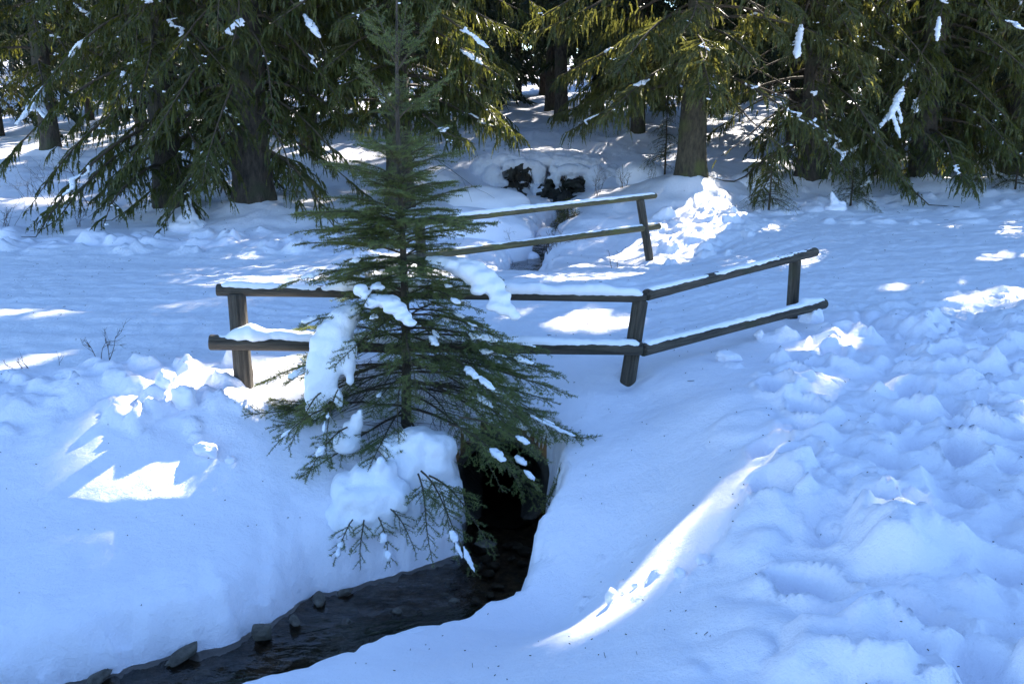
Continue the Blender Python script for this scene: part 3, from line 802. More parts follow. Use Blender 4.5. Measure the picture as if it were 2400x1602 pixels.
def filt(V, n_=7):
    """drop triangles that stand in a sunbeam; along its rim leave only small loose sprays (V = n x 3 corners)"""
    w = beam_w(V.mean(1)); rs = np.random.RandomState(len(V))
    rim = (w > .55) & (w < 2.0)
    keep = V[w >= 2.0]
    E = np.repeat(V[rim], n_, axis=0); n = len(E)
    if n == 0: return keep
    c = E.mean(1) + rs.normal(size=(n, 3)) * .11
    small = (E - E.mean(1)[:, None]) * .42 + c[:, None]
    k = (beam_w(c) + rs.uniform(-.35, .35, n)) > 1.0
    return np.concatenate([keep, small[k]])

def clump_mesh(P, w, h, rs, sub=2):
    """irregular pad of snow along the points P, one connected lump"""
    P = np.asarray(P, float)
    d = P[-1] - P[0]; L = np.linalg.norm(d) + 1e-6; pr = np.array([-d[1], d[0], 0]) / L
    n = max(5, int(L / (w * .45))); t = np.linspace(0, len(P) - 1, n)
    Q = np.stack([np.interp(t, np.arange(len(P)), P[:, j]) for j in range(3)], 1)
    env = .45 + .75 * np.sin(np.pi * (np.arange(n) + .5) / n) ** .7
    balls = []
    for q, e in zip(Q, env):
        f = w * e * rs.uniform(.7, 1.1)
        balls.append((q, (f, f, max(h * .8, f * .45))))
        for _ in range(rs.randint(0, 3)):
            sd = rs.choice([-1, 1]); balls.append((q + pr * sd * f * rs.uniform(.6, 1.1) - [0, 0, f * .35], (f * rs.uniform(.4, .8), f * rs.uniform(.4, .8), f * .34)))
    V, T = blob(balls, max(.013, w * .36), w * .30, 1.3 / w, 1, rs.rand() * 50)
    mb = MB(); mb.add(V, T)
    return mb

def keep_largest(V, T):
    lab = np.arange(len(V))
    while True:
        m = lab[T].min(1); new = lab.copy()
        for k in range(3): np.minimum.at(new, T[:, k], m)
        new = new[new]
        if (new == lab).all(): break
        lab = new
    u, c = np.unique(lab[T[:, 0]], return_counts=True)
    k = lab[T[:, 0]] == u[c.argmax()]; T = T[k]
    used = np.unique(T); rm = np.zeros(len(V), np.int64); rm[used] = np.arange(len(used))
    return V[used], rm[T]

TRI = {}
def spruce(name, label, x, y, dia, H, zb, rad, seed, group='tall spruces along the road', detail_to=4.8, droop=.55, dens=.9, mat=None, per_m=30,
           bough_n=9, snow=3, lean=(0, 0), hang=.19, skirt=None, top_n=6, zoff=0.0, dead=14, big=(), bark=None):
    rs = np.random.RandomState(seed)
    z0 = hz(x, y) + zoff
    t = thing(name, label, 'tree', (x, y, z0), group)
    child('trunk', trunk_mb(x, y, z0, dia, H, seed, lean), bark or M_BARK, t)
    wood = MB(); fol = MB(); anchors = []
    zz = zb; az = rs.uniform(0, 6.28)
    while zz < detail_to:
        az += 2.399 + rs.uniform(-.4, .4)
        L = rad * (.72 + .38 * rs.rand()) * (1 - .02 * zz)
        e = rs.uniform(-.05, .18); dr = droop * rs.uniform(.75, 1.25)
        if skirt: L *= skirt(az)
        o = (x + lean[0] * zz + .4 * dia * math.cos(az), y + lean[1] * zz + .4 * dia * math.sin(az), z0 + zz)
        if L > .4:
            A, lat, hg = bough(o, az, L, e, dr, rs.uniform(.2, .6), rs, hang, .33, dens)
            A[:, 2] = np.maximum(A[:, 2], hg_(A[:, 0], A[:, 1]) + .03)
            wood.tube(A, np.linspace(.012 + .008 * L, .004, len(A)), 5, False)
            c = carve(lat[1]); 
            lat = [q[~c] for q in lat]; c2 = carve(hg[1]); hg = [q[~c2] for q in hg]
            if zz < 2.6:
                k_ = lat[2][:, 2] > hg_(lat[2][:, 0], lat[2][:, 1]) + .0; lat = [q[k_] for q in lat]
                k_ = hg[2][:, 2] > hg_(hg[2][:, 0], hg[2][:, 1]) - .03; hg = [q[k_] for q in hg]
            step = 3
            for k in range(0, len(lat[0]), step):
                wood.tube(np.array([lat[0][k], lat[1][k], lat[2][k]]), .004, 3, False)
            front = (A[-1, 1] < y + .6)
            pm = per_m if front else per_m * .45
            P0 = np.vstack([lat[0], lat[1], hg[0], hg[1]]); P1 = np.vstack([lat[1], lat[2], hg[1], hg[2]])
            V, T = needles(P0, P1, pm, .036, .014, rs, (35, 70))
            fol.add(V, T)
            for a_, b_, w0, w1 in ((lat[0], lat[1], .032, .030), (lat[1], lat[2], .030, 0), (hg[0], hg[1], .024, .026), (hg[1], hg[2], .026, 0)):
                fol.add(*ribbons(a_, b_, w0, w1, rs))
            anchors.append((A, L, zz))
        zz += 1.0 / bough_n * rs.uniform(.6, 1.4)
    # dead twigs on the lower stem
    for _ in range(dead):
        a = rs.uniform(0, 6.28); zt = rs.uniform(.5, 4.2); L = rs.uniform(.4, 1.3)
        s = np.linspace(0, 1, 6)
        P = np.column_stack([x + (dia * .4 + L * s) * math.cos(a) + .06 * rs.normal(size=6) * s, y + (dia * .4 + L * s) * math.sin(a) + .06 * rs.normal(size=6) * s, z0 + zt - L * .5 * s ** 2 + .05 * rs.normal(size=6) * s])
        wood.tube(P, np.linspace(.007, .002, 6), 4, False)
        for k in range(2, 6):
            dv = np.array([rs.normal() * .2, rs.normal() * .2, -rs.uniform(.1, .35)])
            wood.tube(np.array([P[k], P[k] + dv * .6, P[k] + dv * np.array([1, 1, 1.2])]), .002, 3, False)
    # upper crown, above the picture
    zz = detail_to
    up = []
    while zz < H - .4:
        az += 2.399 + rs.uniform(-.4, .4)
        L = max(.35, rad * 1.05 * (1 - (zz / H) ** 1.25) * rs.uniform(.75, 1.15))
        o = (x + lean[0] * zz, y + lean[1] * zz, z0 + zz)
        up.append(coarse_bough(o, az, L, .15, droop * .8, rs, int(120 * L), .36, .10))
        zz += 1.0 / top_n * rs.uniform(.6, 1.4)
    up = filt(np.concatenate(up))
    fol.add(up.reshape(-1, 3), np.arange(len(up) * 3).reshape(-1, 3))
    child('branches', wood, M_TWIG, t)['kind'] = 'stuff'
    child('crown', fol, mat or M_NEEDLE, t, False)['kind'] = 'stuff'
    TRI[name + str(seed)] = sum(len(q) for q in fol.T)
    # dusting of snow on many boughs
    V1, T1 = ICO[1]; du = MB()
    vis_ = [a for a in anchors if a[0][-1, 1] < y + .5]
    for k in range(24 * max(1, snow // 3)):
        A, L, zt = vis_[rs.randint(len(vis_))]; i = rs.randint(4, len(A) - 1); f = rs.rand()
        p = A[i] * (1 - f) + A[i + 1 if i + 1 < len(A) else i] * f + np.array([rs.normal() * .12, rs.normal() * .12, -.02])
        if carve(p[None])[0]: continue
        for j in range(rs.randint(1, 4)):
            r_ = rs.uniform(.006, .017); du.add(V1 * np.array([r_ * 1.5, r_ * 1.2, r_ * .8]) * (1 + .3 * rs.normal(size=(len(V1), 1)) * .5) + p + rs.normal(size=3) * [.04, .04, .015], T1)
    if du.n: child('snow_dusting', du, M_CLUMP, t)['kind'] = 'stuff'
    # snow left on boughs
    for bx, by, bz, w, ln in big:
        best = min(((np.linalg.norm(A - np.array([bx, by, bz]), axis=1).min(), k) for k, (A, L, zt) in enumerate(anchors)))
        A = anchors[best[1]][0]; i = int(np.linalg.norm(A - np.array([bx, by, bz]), axis=1).argmin())
        i = min(max(i, 1), len(A) - 2); d = A[i + 1] - A[i - 1]; d /= np.linalg.norm(d); c0 = A[i] + [0, 0, .02]
        pr = np.array([-d[1], d[0], 0])
        P = [c0 + d * s_ * ln for s_ in np.linspace(-.5, .6, 9)]
        child('snow_clump', clump_mesh(P, w * .75, w * .4, rs), M_CLUMP, t)
        for sg in ((-1, 1) if w > .075 else ()):
            for q_ in (.0, .35):
                a0 = c0 + d * q_ * ln; e_ = d * .7 + pr * sg * rs.uniform(.5, .9) + [0, 0, -rs.uniform(.3, .6)]
                child('snow_clump', clump_mesh([a0 + e_ * s_ * ln * rs.uniform(.45, .6) for s_ in np.linspace(0, 1, 6)], w * .45, w * .25, rs), M_CLUMP, t)
    vis = [a for a in anchors if a[0][-1, 1] < y + .3 and a[2] < 4.6]
    for k in range(min(2 * snow, len(vis))):
        A, L, zt = vis[rs.randint(len(vis))]
        s0 = rs.uniform(.35, .75); s = np.linspace(0, 1, 10); ss = s0 + np.linspace(0, rs.uniform(.06, .22), rs.randint(4, 9))
        P = np.stack([np.interp(ss, s, A[:, j]) for j in range(3)], 1); P[:, :2] += rs.normal(size=(len(P), 2)) * .05; P[:, 2] += .015
        child('snow_clump', clump_mesh(P, rs.uniform(.018, .045), .016, rs), M_CLUMP, t)
    return t, anchors

def side_only(*rng):
    """longer boughs where the azimuth (degrees) falls in the given ranges"""
    def f(a):
        d = math.degrees(a) % 360
        for lo, hi, k in rng:
            if lo <= d <= hi: return k
        return 1.0
    return f

GL = 'tall spruces along the far edge of the road'
spruce('spruce_tree', 'big spruce left of the young one, drooping lowest boughs sweeping the snow at road edge', -5.75, 16.6, .50, 21, .55, 2.15, 31, GL, droop=.72, mat=M_NEEDLE, snow=6, big=[(-4.7,15,1.35,.06,.25)], bough_n=14, skirt=side_only((200, 250, 1.2), (150, 200, .85), (20, 150, .6)))
spruce('spruce_tree', 'thickest spruce trunk on the left, close behind the young spruce, boughs hanging to the ground', -4.25, 16.3, .62, 23, .5, 2.2, 32, GL, droop=.75, snow=5, big=[(-3.3,14.8,3.1,.07,.4)], bough_n=14, skirt=side_only((20, 150, .6)))
spruce('spruce_tree', 'slim bare spruce trunk rising from snow behind the thickest left trunk', -4.27, 21.0, .36, 18, 2.2, 2.1, 33, GL, per_m=30, snow=2, bough_n=7)
spruce('spruce_tree', 'spruce right behind the young spruce with bright boughs reaching over the brook', -1.95, 17.2, .46, 22, 1.55, 2.75, 34, GL, droop=.42, snow=6, big=[(-1.2,14.6,2.5,.05,.5)], bough_n=15, hang=.26, skirt=side_only((60, 150, .6)))
spruce('spruce_tree', 'sunlit spruce with mossy trunk base standing on the right bank of the brook', 3.25, 18.0, .50, 23, 1.5, 2.9, 35, GL, droop=.42, mat=M_NEEDLE_R, snow=6, bough_n=15, hang=.27, skirt=side_only((120, 230, 1.12), (20, 120, .7)), lean=(.012, 0), bark=M_BARK_MOSS)
spruce('spruce_tree', 'dark spruce with a flared trunk right of the sunlit one, low boughs hiding its foot', 5.6, 18.6, .50, 22, .5, 2.4, 36, GL, droop=.62, mat=M_NEEDLE_R, snow=8, big=[(4.2,16.9,3.3,.07,.5),(4.85,16.6,2.9,.06,.35),(4.3,16.5,2.25,.06,.35)], bough_n=15, skirt=side_only((20, 150, .6)))
spruce('spruce_tree', 'dense dark spruce at right whose bough carries the largest patch of snow', 7.8, 18.9, .42, 21, .35, 2.3, 37, GL, droop=.62, mat=M_NEEDLE, snow=9, big=[(6.3,17.2,1.6,.08,.7),(6.45,16.8,3.2,.05,.5)], bough_n=15, skirt=side_only((20, 150, .6)))
spruce('spruce_tree', 'spruce at the right edge of the view with twiggy boughs down to the road', 9.75, 19.4, .40, 20, .4, 2.3, 38, GL, droop=.6, mat=M_NEEDLE_R, snow=5, bough_n=15, skirt=side_only((20, 150, .6)))
spruce('spruce_tree', 'lone dark spruce trunk at far left standing bare above the snow', -10.15, 22.0, .40, 20, 1.7, 2.6, 39, GL, per_m=30, snow=3, big=[(-9.6,19.6,2.5,.1,.9)], bough_n=8, droop=.5)
print('near tris', TRI)

def far_spruce(x, y, dia, H, zb, rad, seed, label, group, nb=5, mat=None, name='spruce_tree'):
    rs = np.random.RandomState(seed)
    z0 = hz(x, y)
    t = thing(name, label, 'tree', (x, y, z0), group)
    child('trunk', trunk_mb(x, y, z0, dia, H, seed, sides=9), M_BARK, t)
    up = []; zz = zb; az = rs.uniform(0, 6)
    wood = MB()
    while zz < H - .3:
        az += 2.399 + rs.uniform(-.4, .4)
        L = max(.4, rad * (1 - (zz / H) ** 1.3) * rs.uniform(.6, 1.15))
        vis = zz < 9; far = y > 36
        up.append(coarse_bough((x, y, z0 + zz), az, L, .1, .55, rs, int(((46 if far else 68) if vis else (24 if far else 42)) * L), (.46 if far else .34) if vis else .75, (.15 if far else .10) if vis else .28))
        zz += 1.0 / nb * rs.uniform(.5, 1.5)
    for _ in range(10):      # dead stubs
        a = rs.uniform(0, 6.28); zt = rs.uniform(.8, zb + 1); L = rs.uniform(.4, 1.2)
        wood.tube(np.array([[x, y, z0 + zt], [x + L * .5 * math.cos(a), y + L * .5 * math.sin(a), z0 + zt - .05], [x + L * math.cos(a), y + L * math.sin(a), z0 + zt - .3 * L]]), [.012, .008, .003], 4, False)
    up = filt(np.concatenate(up), 5 if y < 27 else 2); fol = MB(); fol.add(up.reshape(-1, 3), np.arange(len(up) * 3).reshape(-1, 3))
    child('branches', wood, M_TWIG, t)['kind'] = 'stuff'
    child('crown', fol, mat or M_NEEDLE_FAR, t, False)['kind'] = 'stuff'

far_spruce(-8.95, 24.2, .30, 18, 2.4, 2.2, 51, 'thin spruce trunk between the bare far left trunk and the big drooping spruce', 'spruces of the second row')
far_spruce(-1.4, 30.0, .26, 18, 2.0, 2.2, 52, 'small far spruce trunk above the snowy slope where the brook comes down', 'spruces of the second row')
far_spruce(1.3, 27.0, .36, 20, 2.6, 2.6, 53, 'shaded spruce standing behind the snowy rock bank of the brook', 'spruces of the second row')
far_spruce(6.9, 24.5, .36, 20, 1.6, 2.6, 54, 'spruce behind the gap between the two dark right hand spruces', 'spruces of the second row')
far_spruce(3.0, 23.9, .34, 22, 2.0, 2.5, 55, 'shaded spruce right behind the sunlit mossy trunk', 'spruces of the second row', 7)
far_spruce(4.9, 26.2, .34, 22, 2.0, 2.6, 56, 'shaded spruce seen between the sunlit trunk and the flared dark one', 'spruces of the second row', 7)
far_spruce(1.2, 31.5, .34, 22, 2.4, 2.6, 57, 'distant spruce straight above the undercut bank', 'spruces of the second row', 7)
far_spruce(9.2, 22.6, .34, 22, 1.4, 2.6, 58, 'shaded spruce behind the dense dark one at right', 'spruces of the second row', 7)
_q = random.Random(5)
spots = []
while len(spots) < 66:
    yy = _q.uniform(24.5, 60); xx = _q.uniform(-.62, .62) * yy + (4 if _q.random() < .25 else 0)
    if all(math.hypot(xx - a, yy - b) > 1.9 + yy * .012 for a, b in spots + [(-8.95, 24.2), (-1.4, 30), (3, 23.9), (4.9, 26.2), (1.2, 31.5), (9.2, 22.6), (1.3, 27), (6.9, 24.5), (-10.1, 22), (-4.3, 21)]):
        if not (-1.2 < xx < 1.0 and yy < 30):
            spots.append((xx, yy))
spots += [(-12.6, 24.6), (-6.9, 23.0), (-6.1, 26.4), (-11.4, 27.2), (-2.9, 25.6), (-.9, 33.2), (2.5, 29.2), (-14.3, 23.4), (-4.0, 29.0), (.2, 37.0), (-8.3, 29.5)]
for i, (xx, yy) in enumerate(sorted(spots, key=lambda p: p[1])):
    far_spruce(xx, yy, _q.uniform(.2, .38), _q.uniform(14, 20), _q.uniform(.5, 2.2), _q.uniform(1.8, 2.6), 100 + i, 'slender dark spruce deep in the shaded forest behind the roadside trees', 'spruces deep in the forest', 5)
# spruces added out of the picture only to shade the road and the banks
for i, (xx, yy) in enumerate([(12.3, 20.5), (14.5, 22.5), (13.0, 25.5), (17.0, 25.0), (16.0, 29.0), (20, 28), (10.2, 23.2), (12.0, 29.5), (22, 33), (19, 35)]):
    far_spruce(xx, yy, .4, 21, .8, 2.5, 300 + i, 'tall spruce added beyond the right edge of the view to shade the road', 'added shade spruces beyond the right edge', 6)

# ------------------------------------------------------------------ the mass of forest behind
def far_forest():
    rs = np.random.RandomState(77); mb = MB(); fol = []
    for i in range(150):
        y = rs.uniform(58, 92); x = rs.uniform(-.75, .85) * y; z = hz(x, y); H = rs.uniform(13, 19)
        mb.tube(np.array([[x, y, z - .3], [x, y, z + H * .5], [x, y, z + H]]), [.16, .1, .02], 6, False)
        zz = rs.uniform(1, 3); az = rs.uniform(0, 6)
        while zz < H:
            az += 2.4
            L = max(.5, 2.6 * (1 - (zz / H) ** 1.3) * rs.uniform(.7, 1.1))
            fol.append(coarse_bough((x, y, z + zz), az, L, .1, .5, rs, int(12 * L), .85, .33)); zz += rs.uniform(.2, .5)
    V = np.concatenate(fol)
    mb.add(V.reshape(-1, 3), np.arange(len(V) * 3).reshape(-1, 3))
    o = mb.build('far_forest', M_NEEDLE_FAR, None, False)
    tag(o, 'dark mass of distant spruce forest closing the background', 'forest', kind='stuff')
far_forest()

# ------------------------------------------------------------------ the young spruce in front of the railing
def young_spruce():
    rs = np.random.RandomState(404)
    x0, y0 = -.79, 6.98; z0 = hz(x0, y0)
    t = thing('young_spruce', 'young green spruce in front of the log railing, cushions of snow on its lower boughs', 'tree', (x0, y0, z0))
    H = 3.25
    zt = np.linspace(-.15, H, 34)
    cx = x0 + .012 * np.sin(zt * 2.1) + .004 * zt; cy = y0 + .01 * np.sin(zt * 1.7)
    mb = MB(); mb.tube(np.column_stack([cx, cy, z0 + zt]), np.interp(zt, [-.15, .1, 1.5, 2.6, H], [.044, .038, .022, .011, .004]), 12)
    child('trunk', mb, M_BARK, t)
    off = np.array([x0, y0, z0])
    zk = [0.02, .3, .6, .9, 1.2, 1.5, 1.8, 2.1, 2.4, 2.62]
    Lk = [1.08, 1.02, .92, .82, .76, .72, .62, .52, .40, .30]
    specs = []
    wh = [.40, .52, .68, .84, .98, 1.12, 1.26, 1.39, 1.52, 1.65, 1.80, 1.98, 2.24, 2.60]
    for i, zw in enumerate(wh):
        a0 = rs.uniform(0, 6.28); n = 8 if zw < 1.9 else (7 if zw < 2.3 else 5)
        for k in range(n):
            specs.append((zw + rs.uniform(-.07, .07), a0 + k * 6.283 / n + rs.uniform(-.35, .35), rs.uniform(.55, 1.2)))
        if .6 < zw < 1.9:
            for k in range(6):
                specs.append((zw + rs.uniform(.03, .16), rs.uniform(0, 6.28), rs.uniform(.35, .7)))
    # the long arms seen low down
    specs += [(.16, math.radians(196), 1.12), (.15, math.radians(330), 1.22), (.13, math.radians(262), .95), (.33, math.radians(338), 1.30), (.48, math.radians(318), 1.05), (.10, math.radians(235), 1.0), (.62, math.radians(200), 1.0), (.58, math.radians(345), 1.15), (.08, math.radians(290), 1.05)]
    for az_, zb_, L_, e_, d_ in ((345, .62, 1.20, .10, .26), (338, .55, 1.28, .08, .26), (352, .70, 1.05, .12, .25), (330, .50, 1.15, .05, .30), (322, .36, 1.2, .10, .42), (340, .30, 1.1, .12, .45), (195, .42, 1.0, .05, .42), (205, .35, 1.05, .05, .45), (188, .30, 1.0, .1, .45), (215, .5, .9, .1, .4), (175, .6, .85, .12, .4), (310, .25, 1.15, .15, .55), (350, .42, 1.15, .1, .3), (335, .75, 1.0, .15, .3), (325, .85, .9, .2, .3)):
        specs.append((zb_, math.radians(az_), 1.0, L_, e_, d_))
    for ox, oy, oz, az_, L_, e_, d_ in ((-.60, 6.10, -.34, 305, .62, -.1, .75), (-.62, 6.10, -.36, 285, .50, -.1, .8), (-.55, 6.12, -.38, 325, .55, -.1, .7), (-.95, 5.86, -.58, 270, .24, -.2, .8), (-1.02, 5.88, -.58, 245, .24, -.2, .8), (-.86, 5.88, -.57, 295, .25, -.2, .8), (-.80, 5.92, -.52, 320, .26, -.2, .8), (-.42, 6.2, -.05, 330, .55, 0, .6), (-.35, 6.2, .0, 350, .6, 0, .5), (-.30, 6.15, -.15, 345, .5, 0, .6), (-1.12, 6.35, -.12, 235, .4, 0, .7), (-1.25, 6.4, .0, 215, .45, 0, .6), (-1.3, 6.55, .08, 240, .38, 0, .9), (-1.2, 6.5, .1, 265, .35, 0, .9)):
        specs.append((.3, math.radians(az_), 1.0, L_, e_, d_, np.array([ox, oy, oz])))
    tips = []
    for sp in specs:
        zb, az, f = sp[:3]
        L = np.interp(zb, zk, Lk) * f
        if zb < .9 and math.cos(az) > .5 and rs.rand() < .5: L *= 1.12
        e = np.interp(zb, [0, .5, 1.2, 1.8, 2.3, 2.7], [.18, .16, .34, .55, .9, 1.5]) + rs.uniform(-.18, .18)
        dr = np.interp(zb, [0, .5, 1.2, 2.0, 2.7], [.62, .48, .36, .25, .0]) * rs.uniform(.8, 1.2)
        org = np.array([np.interp(zb, zt, cx), np.interp(zb, zt, cy), z0 + zb])
        if len(sp) > 3: L, e, dr = sp[3:6]
        if len(sp) > 6: org = sp[6]
        if zb > 2.15: L = np.interp(zb, [2.2, 2.7], [.48, .42]) * f * .9
        s = np.linspace(0, 1, 12); d = np.array([math.cos(az), math.sin(az)]); pr = np.array([-d[1], d[0]])
        wig = .03 * L * np.sin(s * rs.uniform(3, 8) + rs.uniform(0, 6)) * s
        sc = 1 / math.sqrt(1 + .5 * e * e)
        A = np.column_stack([(L * s * sc)[:, None] * d + wig[:, None] * pr, L * sc * (e * s - dr * s ** 2 + .12 * np.clip(s - .7, 0, 1))]) + org
        gz = hg_(A[:, 0], A[:, 1]); A[:, 2] = np.maximum(A[:, 2], gz + .03)
        wood = MB(); wood.tube(A, np.linspace(.0035 + .006 * L, .0018, 12), 6, False)
        bare0 = np.interp(zb, [0, .3, .8, 1.4], [.55, .50, .30, .06])
        if len(sp) > 6: bare0 = .12
        nl = max(5, int(L / .024)); sl = np.sort(rs.uniform(.12, .99, nl))
        B = np.stack([np.interp(sl, s, A[:, k]) for k in range(3)], 1)
        sg = np.where(np.arange(nl) % 2 == 0, 1, -1); an = sg * np.radians(rs.uniform(40, 60, nl))
        dl = rot2(d, an); slope = np.interp(sl, s, np.gradient(A[:, 2], L * s * sc + 1e-6))
        ll = (.36 * L * (1.0 - sl) ** .85 + .055) * rs.uniform(.55, 1.15, nl)
        D = np.column_stack([dl, .55 * slope + rs.uniform(-.22, .10, nl)]); D /= np.linalg.norm(D, axis=1)[:, None]
        M1 = B + D * (ll * .5)[:, None]; D2 = D + np.column_stack([np.tile(d, (nl, 1)) * .25, np.full(nl, -.10)]); D2 /= np.linalg.norm(D2, axis=1)[:, None]
        M2 = M1 + D2 * (ll * .5)[:, None]
        for Mx in (M1, M2):
            g = hg_(Mx[:, 0], Mx[:, 1]); Mx[:, 2] = np.maximum(Mx[:, 2], g + .012)
        for k in range(nl):
            wood.tube(np.array([B[k], M1[k], M2[k]]), [.0022, .0018, .001], 3, False)
        # second order twigs
        n2 = np.maximum(0, ((ll - .07) / .022).astype(int)); ix = np.repeat(np.arange(nl), n2); n = len(ix)
        f2 = rs.uniform(.2, .95, n)
        S0 = np.where((f2 < .5)[:, None], B[ix] + (M1 - B)[ix] * (f2 / .5)[:, None], M1[ix] + (M2 - M1)[ix] * ((f2 - .5) / .5)[:, None])
        l2 = (.30 * ll[ix] * (1.1 - f2) + .025) * rs.uniform(.5, 1.2, n)
        a2 = np.where(rs.rand(n) < .5, 1, -1) * np.radians(rs.uniform(35, 60, n))
        dx, dy = D[ix, 0], D[ix, 1]
        SDv = np.column_stack([dx * np.cos(a2) - dy * np.sin(a2), dx * np.sin(a2) + dy * np.cos(a2), D[ix, 2] - rs.uniform(0, .35, n)])
        SDv /= np.linalg.norm(SDv, axis=1)[:, None] + 1e-9
        S1 = S0 + SDv * l2[:, None]
        bo = obj('branch', wood_mesh(wood, off), t)
        # needles: inner twigs of the low boughs are bare
        leafy = sl > bare0 * rs.uniform(.75, 1.25, nl)
        m2 = (sl[ix] > bare0 * 1.0) if n else np.zeros(0, bool)
        ka = np.arange(11)[s[1:] > bare0]
        Q0 = np.vstack([B[leafy], M1[leafy], S0[m2], A[ka]]); Q1 = np.vstack([M1[leafy], M2[leafy], S1[m2], A[ka + 1]])
        V, T = needles(Q0, Q1, 310, .0185, .0046, rs, (38, 72), .35)
        nd = MB(); nd.add(V, T)
        Vn, Tn, Qn = nd.arrays()
        no = obj('needles', make_mesh('needles', Vn - off, Tn, Qn, M_NEEDLE_Y, False), bo); no['kind'] = 'stuff'
        tips.append((A, L, zb, az))
    # needles along the leader
    ka = np.arange(18, 33)
    P = np.column_stack([cx, cy, z0 + zt]); V, T = needles(P[ka], P[ka + 1], 300, .016, .003, rs, (20, 50)); nd = MB(); nd.add(V, T)
    child('leader_needles', nd, M_NEEDLE_Y, t, False)['kind'] = 'stuff'
    # cushions of snow on the boughs
    def cushion(balls, vox=.016, amp=.012, fr=8, seed=0, sm=7):
        V, T = blob(balls, vox, amp, fr, sm, seed, .72); m = MB(); m.add(V, T); child('snow_cushion', m, M_CLUMP, t)
    cushion([((-1.14,6.80,.58),(.08,.10,.06)),((-1.19,6.75,.54),(.10,.12,.08)),((-1.24,6.70,.46),(.12,.13,.10)),((-1.28,6.66,.36),(.13,.13,.11)),((-1.31,6.62,.25),(.13,.12,.12)),((-1.33,6.60,.14),(.12,.10,.11)),((-1.36,6.58,.05),(.085,.08,.09)),((-1.27,6.57,.10),(.05,.05,.09)),((-1.21,6.56,.02),(.032,.035,.07)),((-1.17,6.63,.36),(.09,.09,.08)),((-1.14,6.60,.24),(.05,.05,.07)),((-1.13,6.58,.16),(.03,.03,.05)),((-1.39,6.56,-.04),(.045,.045,.06))], seed=1)
    cushion([((-.52,6.86,.93),(.09,.10,.04)),((-.42,6.86,.92),(.11,.12,.05)),((-.32,6.85,.89),(.12,.13,.06)),((-.23,6.82,.84),(.11,.12,.06)),((-.15,6.77,.78),(.09,.10,.055)),((-.08,6.70,.71),(.075,.08,.045)),((-.04,6.62,.64),(.06,.06,.04)),((-.13,6.64,.66),(.05,.07,.035)),((.02,6.6,.60),(.035,.045,.03)),((-.24,6.72,.76),(.05,.09,.03))], seed=2)
    cushion([((-.90,6.44,.75),(.07,.09,.022)),((-.82,6.40,.745),(.075,.10,.03)),((-.76,6.36,.70),(.07,.09,.026)),((-.72,6.33,.655),(.06,.07,.022)),((-.67,6.30,.62),(.045,.05,.018)),((-.80,6.33,.70),(.05,.06,.02)),((-.93,6.38,.72),(.045,.05,.018))], .012, .012, 16, 3, 3)
    cushion([((-1.02,6.5,.80),(.045,.05,.04)),((-.98,6.47,.77),(.035,.04,.03))], .010, .006, 12, 4, 3)
    cushion([((-.78,6.34,-.26),(.13,.14,.08)),((-.64,6.34,-.22),(.14,.15,.09)),((-.50,6.33,-.25),(.12,.14,.09)),((-.68,6.28,-.40),(.17,.14,.14)),((-.52,6.30,-.42),(.13,.13,.17)),((-.60,6.38,-.55),(.22,.2,.2)),((-.60,6.28,-.16),(.025,.06,.04)),((-.46,6.30,-.60),(.12,.14,.16))], .018, .020, 7, 5, 3)
    cushion([((-.95,6.12,-.38),(.11,.13,.08)),((-.86,6.10,-.36),(.10,.11,.09)),((-.95,6.02,-.52),(.19,.15,.13)),((-.82,6.04,-.52),(.16,.14,.13)),((-1.07,6.12,-.48),(.13,.14,.11)),((-.95,5.98,-.64),(.18,.12,.11)),((-1.09,6.02,-.64),(.15,.12,.12)),((-.95,6.18,-.62),(.26,.24,.18)),((-.78,6.12,-.62),(.16,.16,.14)),((-.86,6.02,-.26),(.03,.04,.05))], .018, .020, 7, 6, 3)
    cushion([((-1.10,6.42,-.16),(.06,.07,.06)),((-1.06,6.40,-.10),(.04,.045,.06)),((-1.13,6.38,-.24),(.09,.09,.07)),((-1.03,6.38,-.04),(.022,.025,.04))], .011, .008, 10, 7, 4)
    # small pads on the leafy ends
    q = np.random.RandomState(9)
    cand = [a for a in tips if a[0][-1, 1] < y0 + .1 and a[2] < 1.3]
    cand.sort(key=lambda a: -a[0][-1, 0])
    for k in range(64):
        A, L, zb, az = cand[int(q.rand() ** 1.3 * len(cand))]
        s = np.linspace(0, 1, 12); s0 = q.uniform(.5, .85); ss = s0 + np.linspace(0, q.uniform(.06, .16), 4)
        P = np.stack([np.interp(ss, s, A[:, j]) for j in range(3)], 1); P[:, 2] += .016; P[:, :2] += q.normal(size=2) * .02
        child('snow_cushion', clump_mesh(P, q.uniform(.012, .034), .009, q), M_CLUMP, t)

def wood_mesh(mb, off):
    V, T, Q = mb.arrays()
    return make_mesh('branch', V - off, T, Q, M_TWIG)
young_spruce()

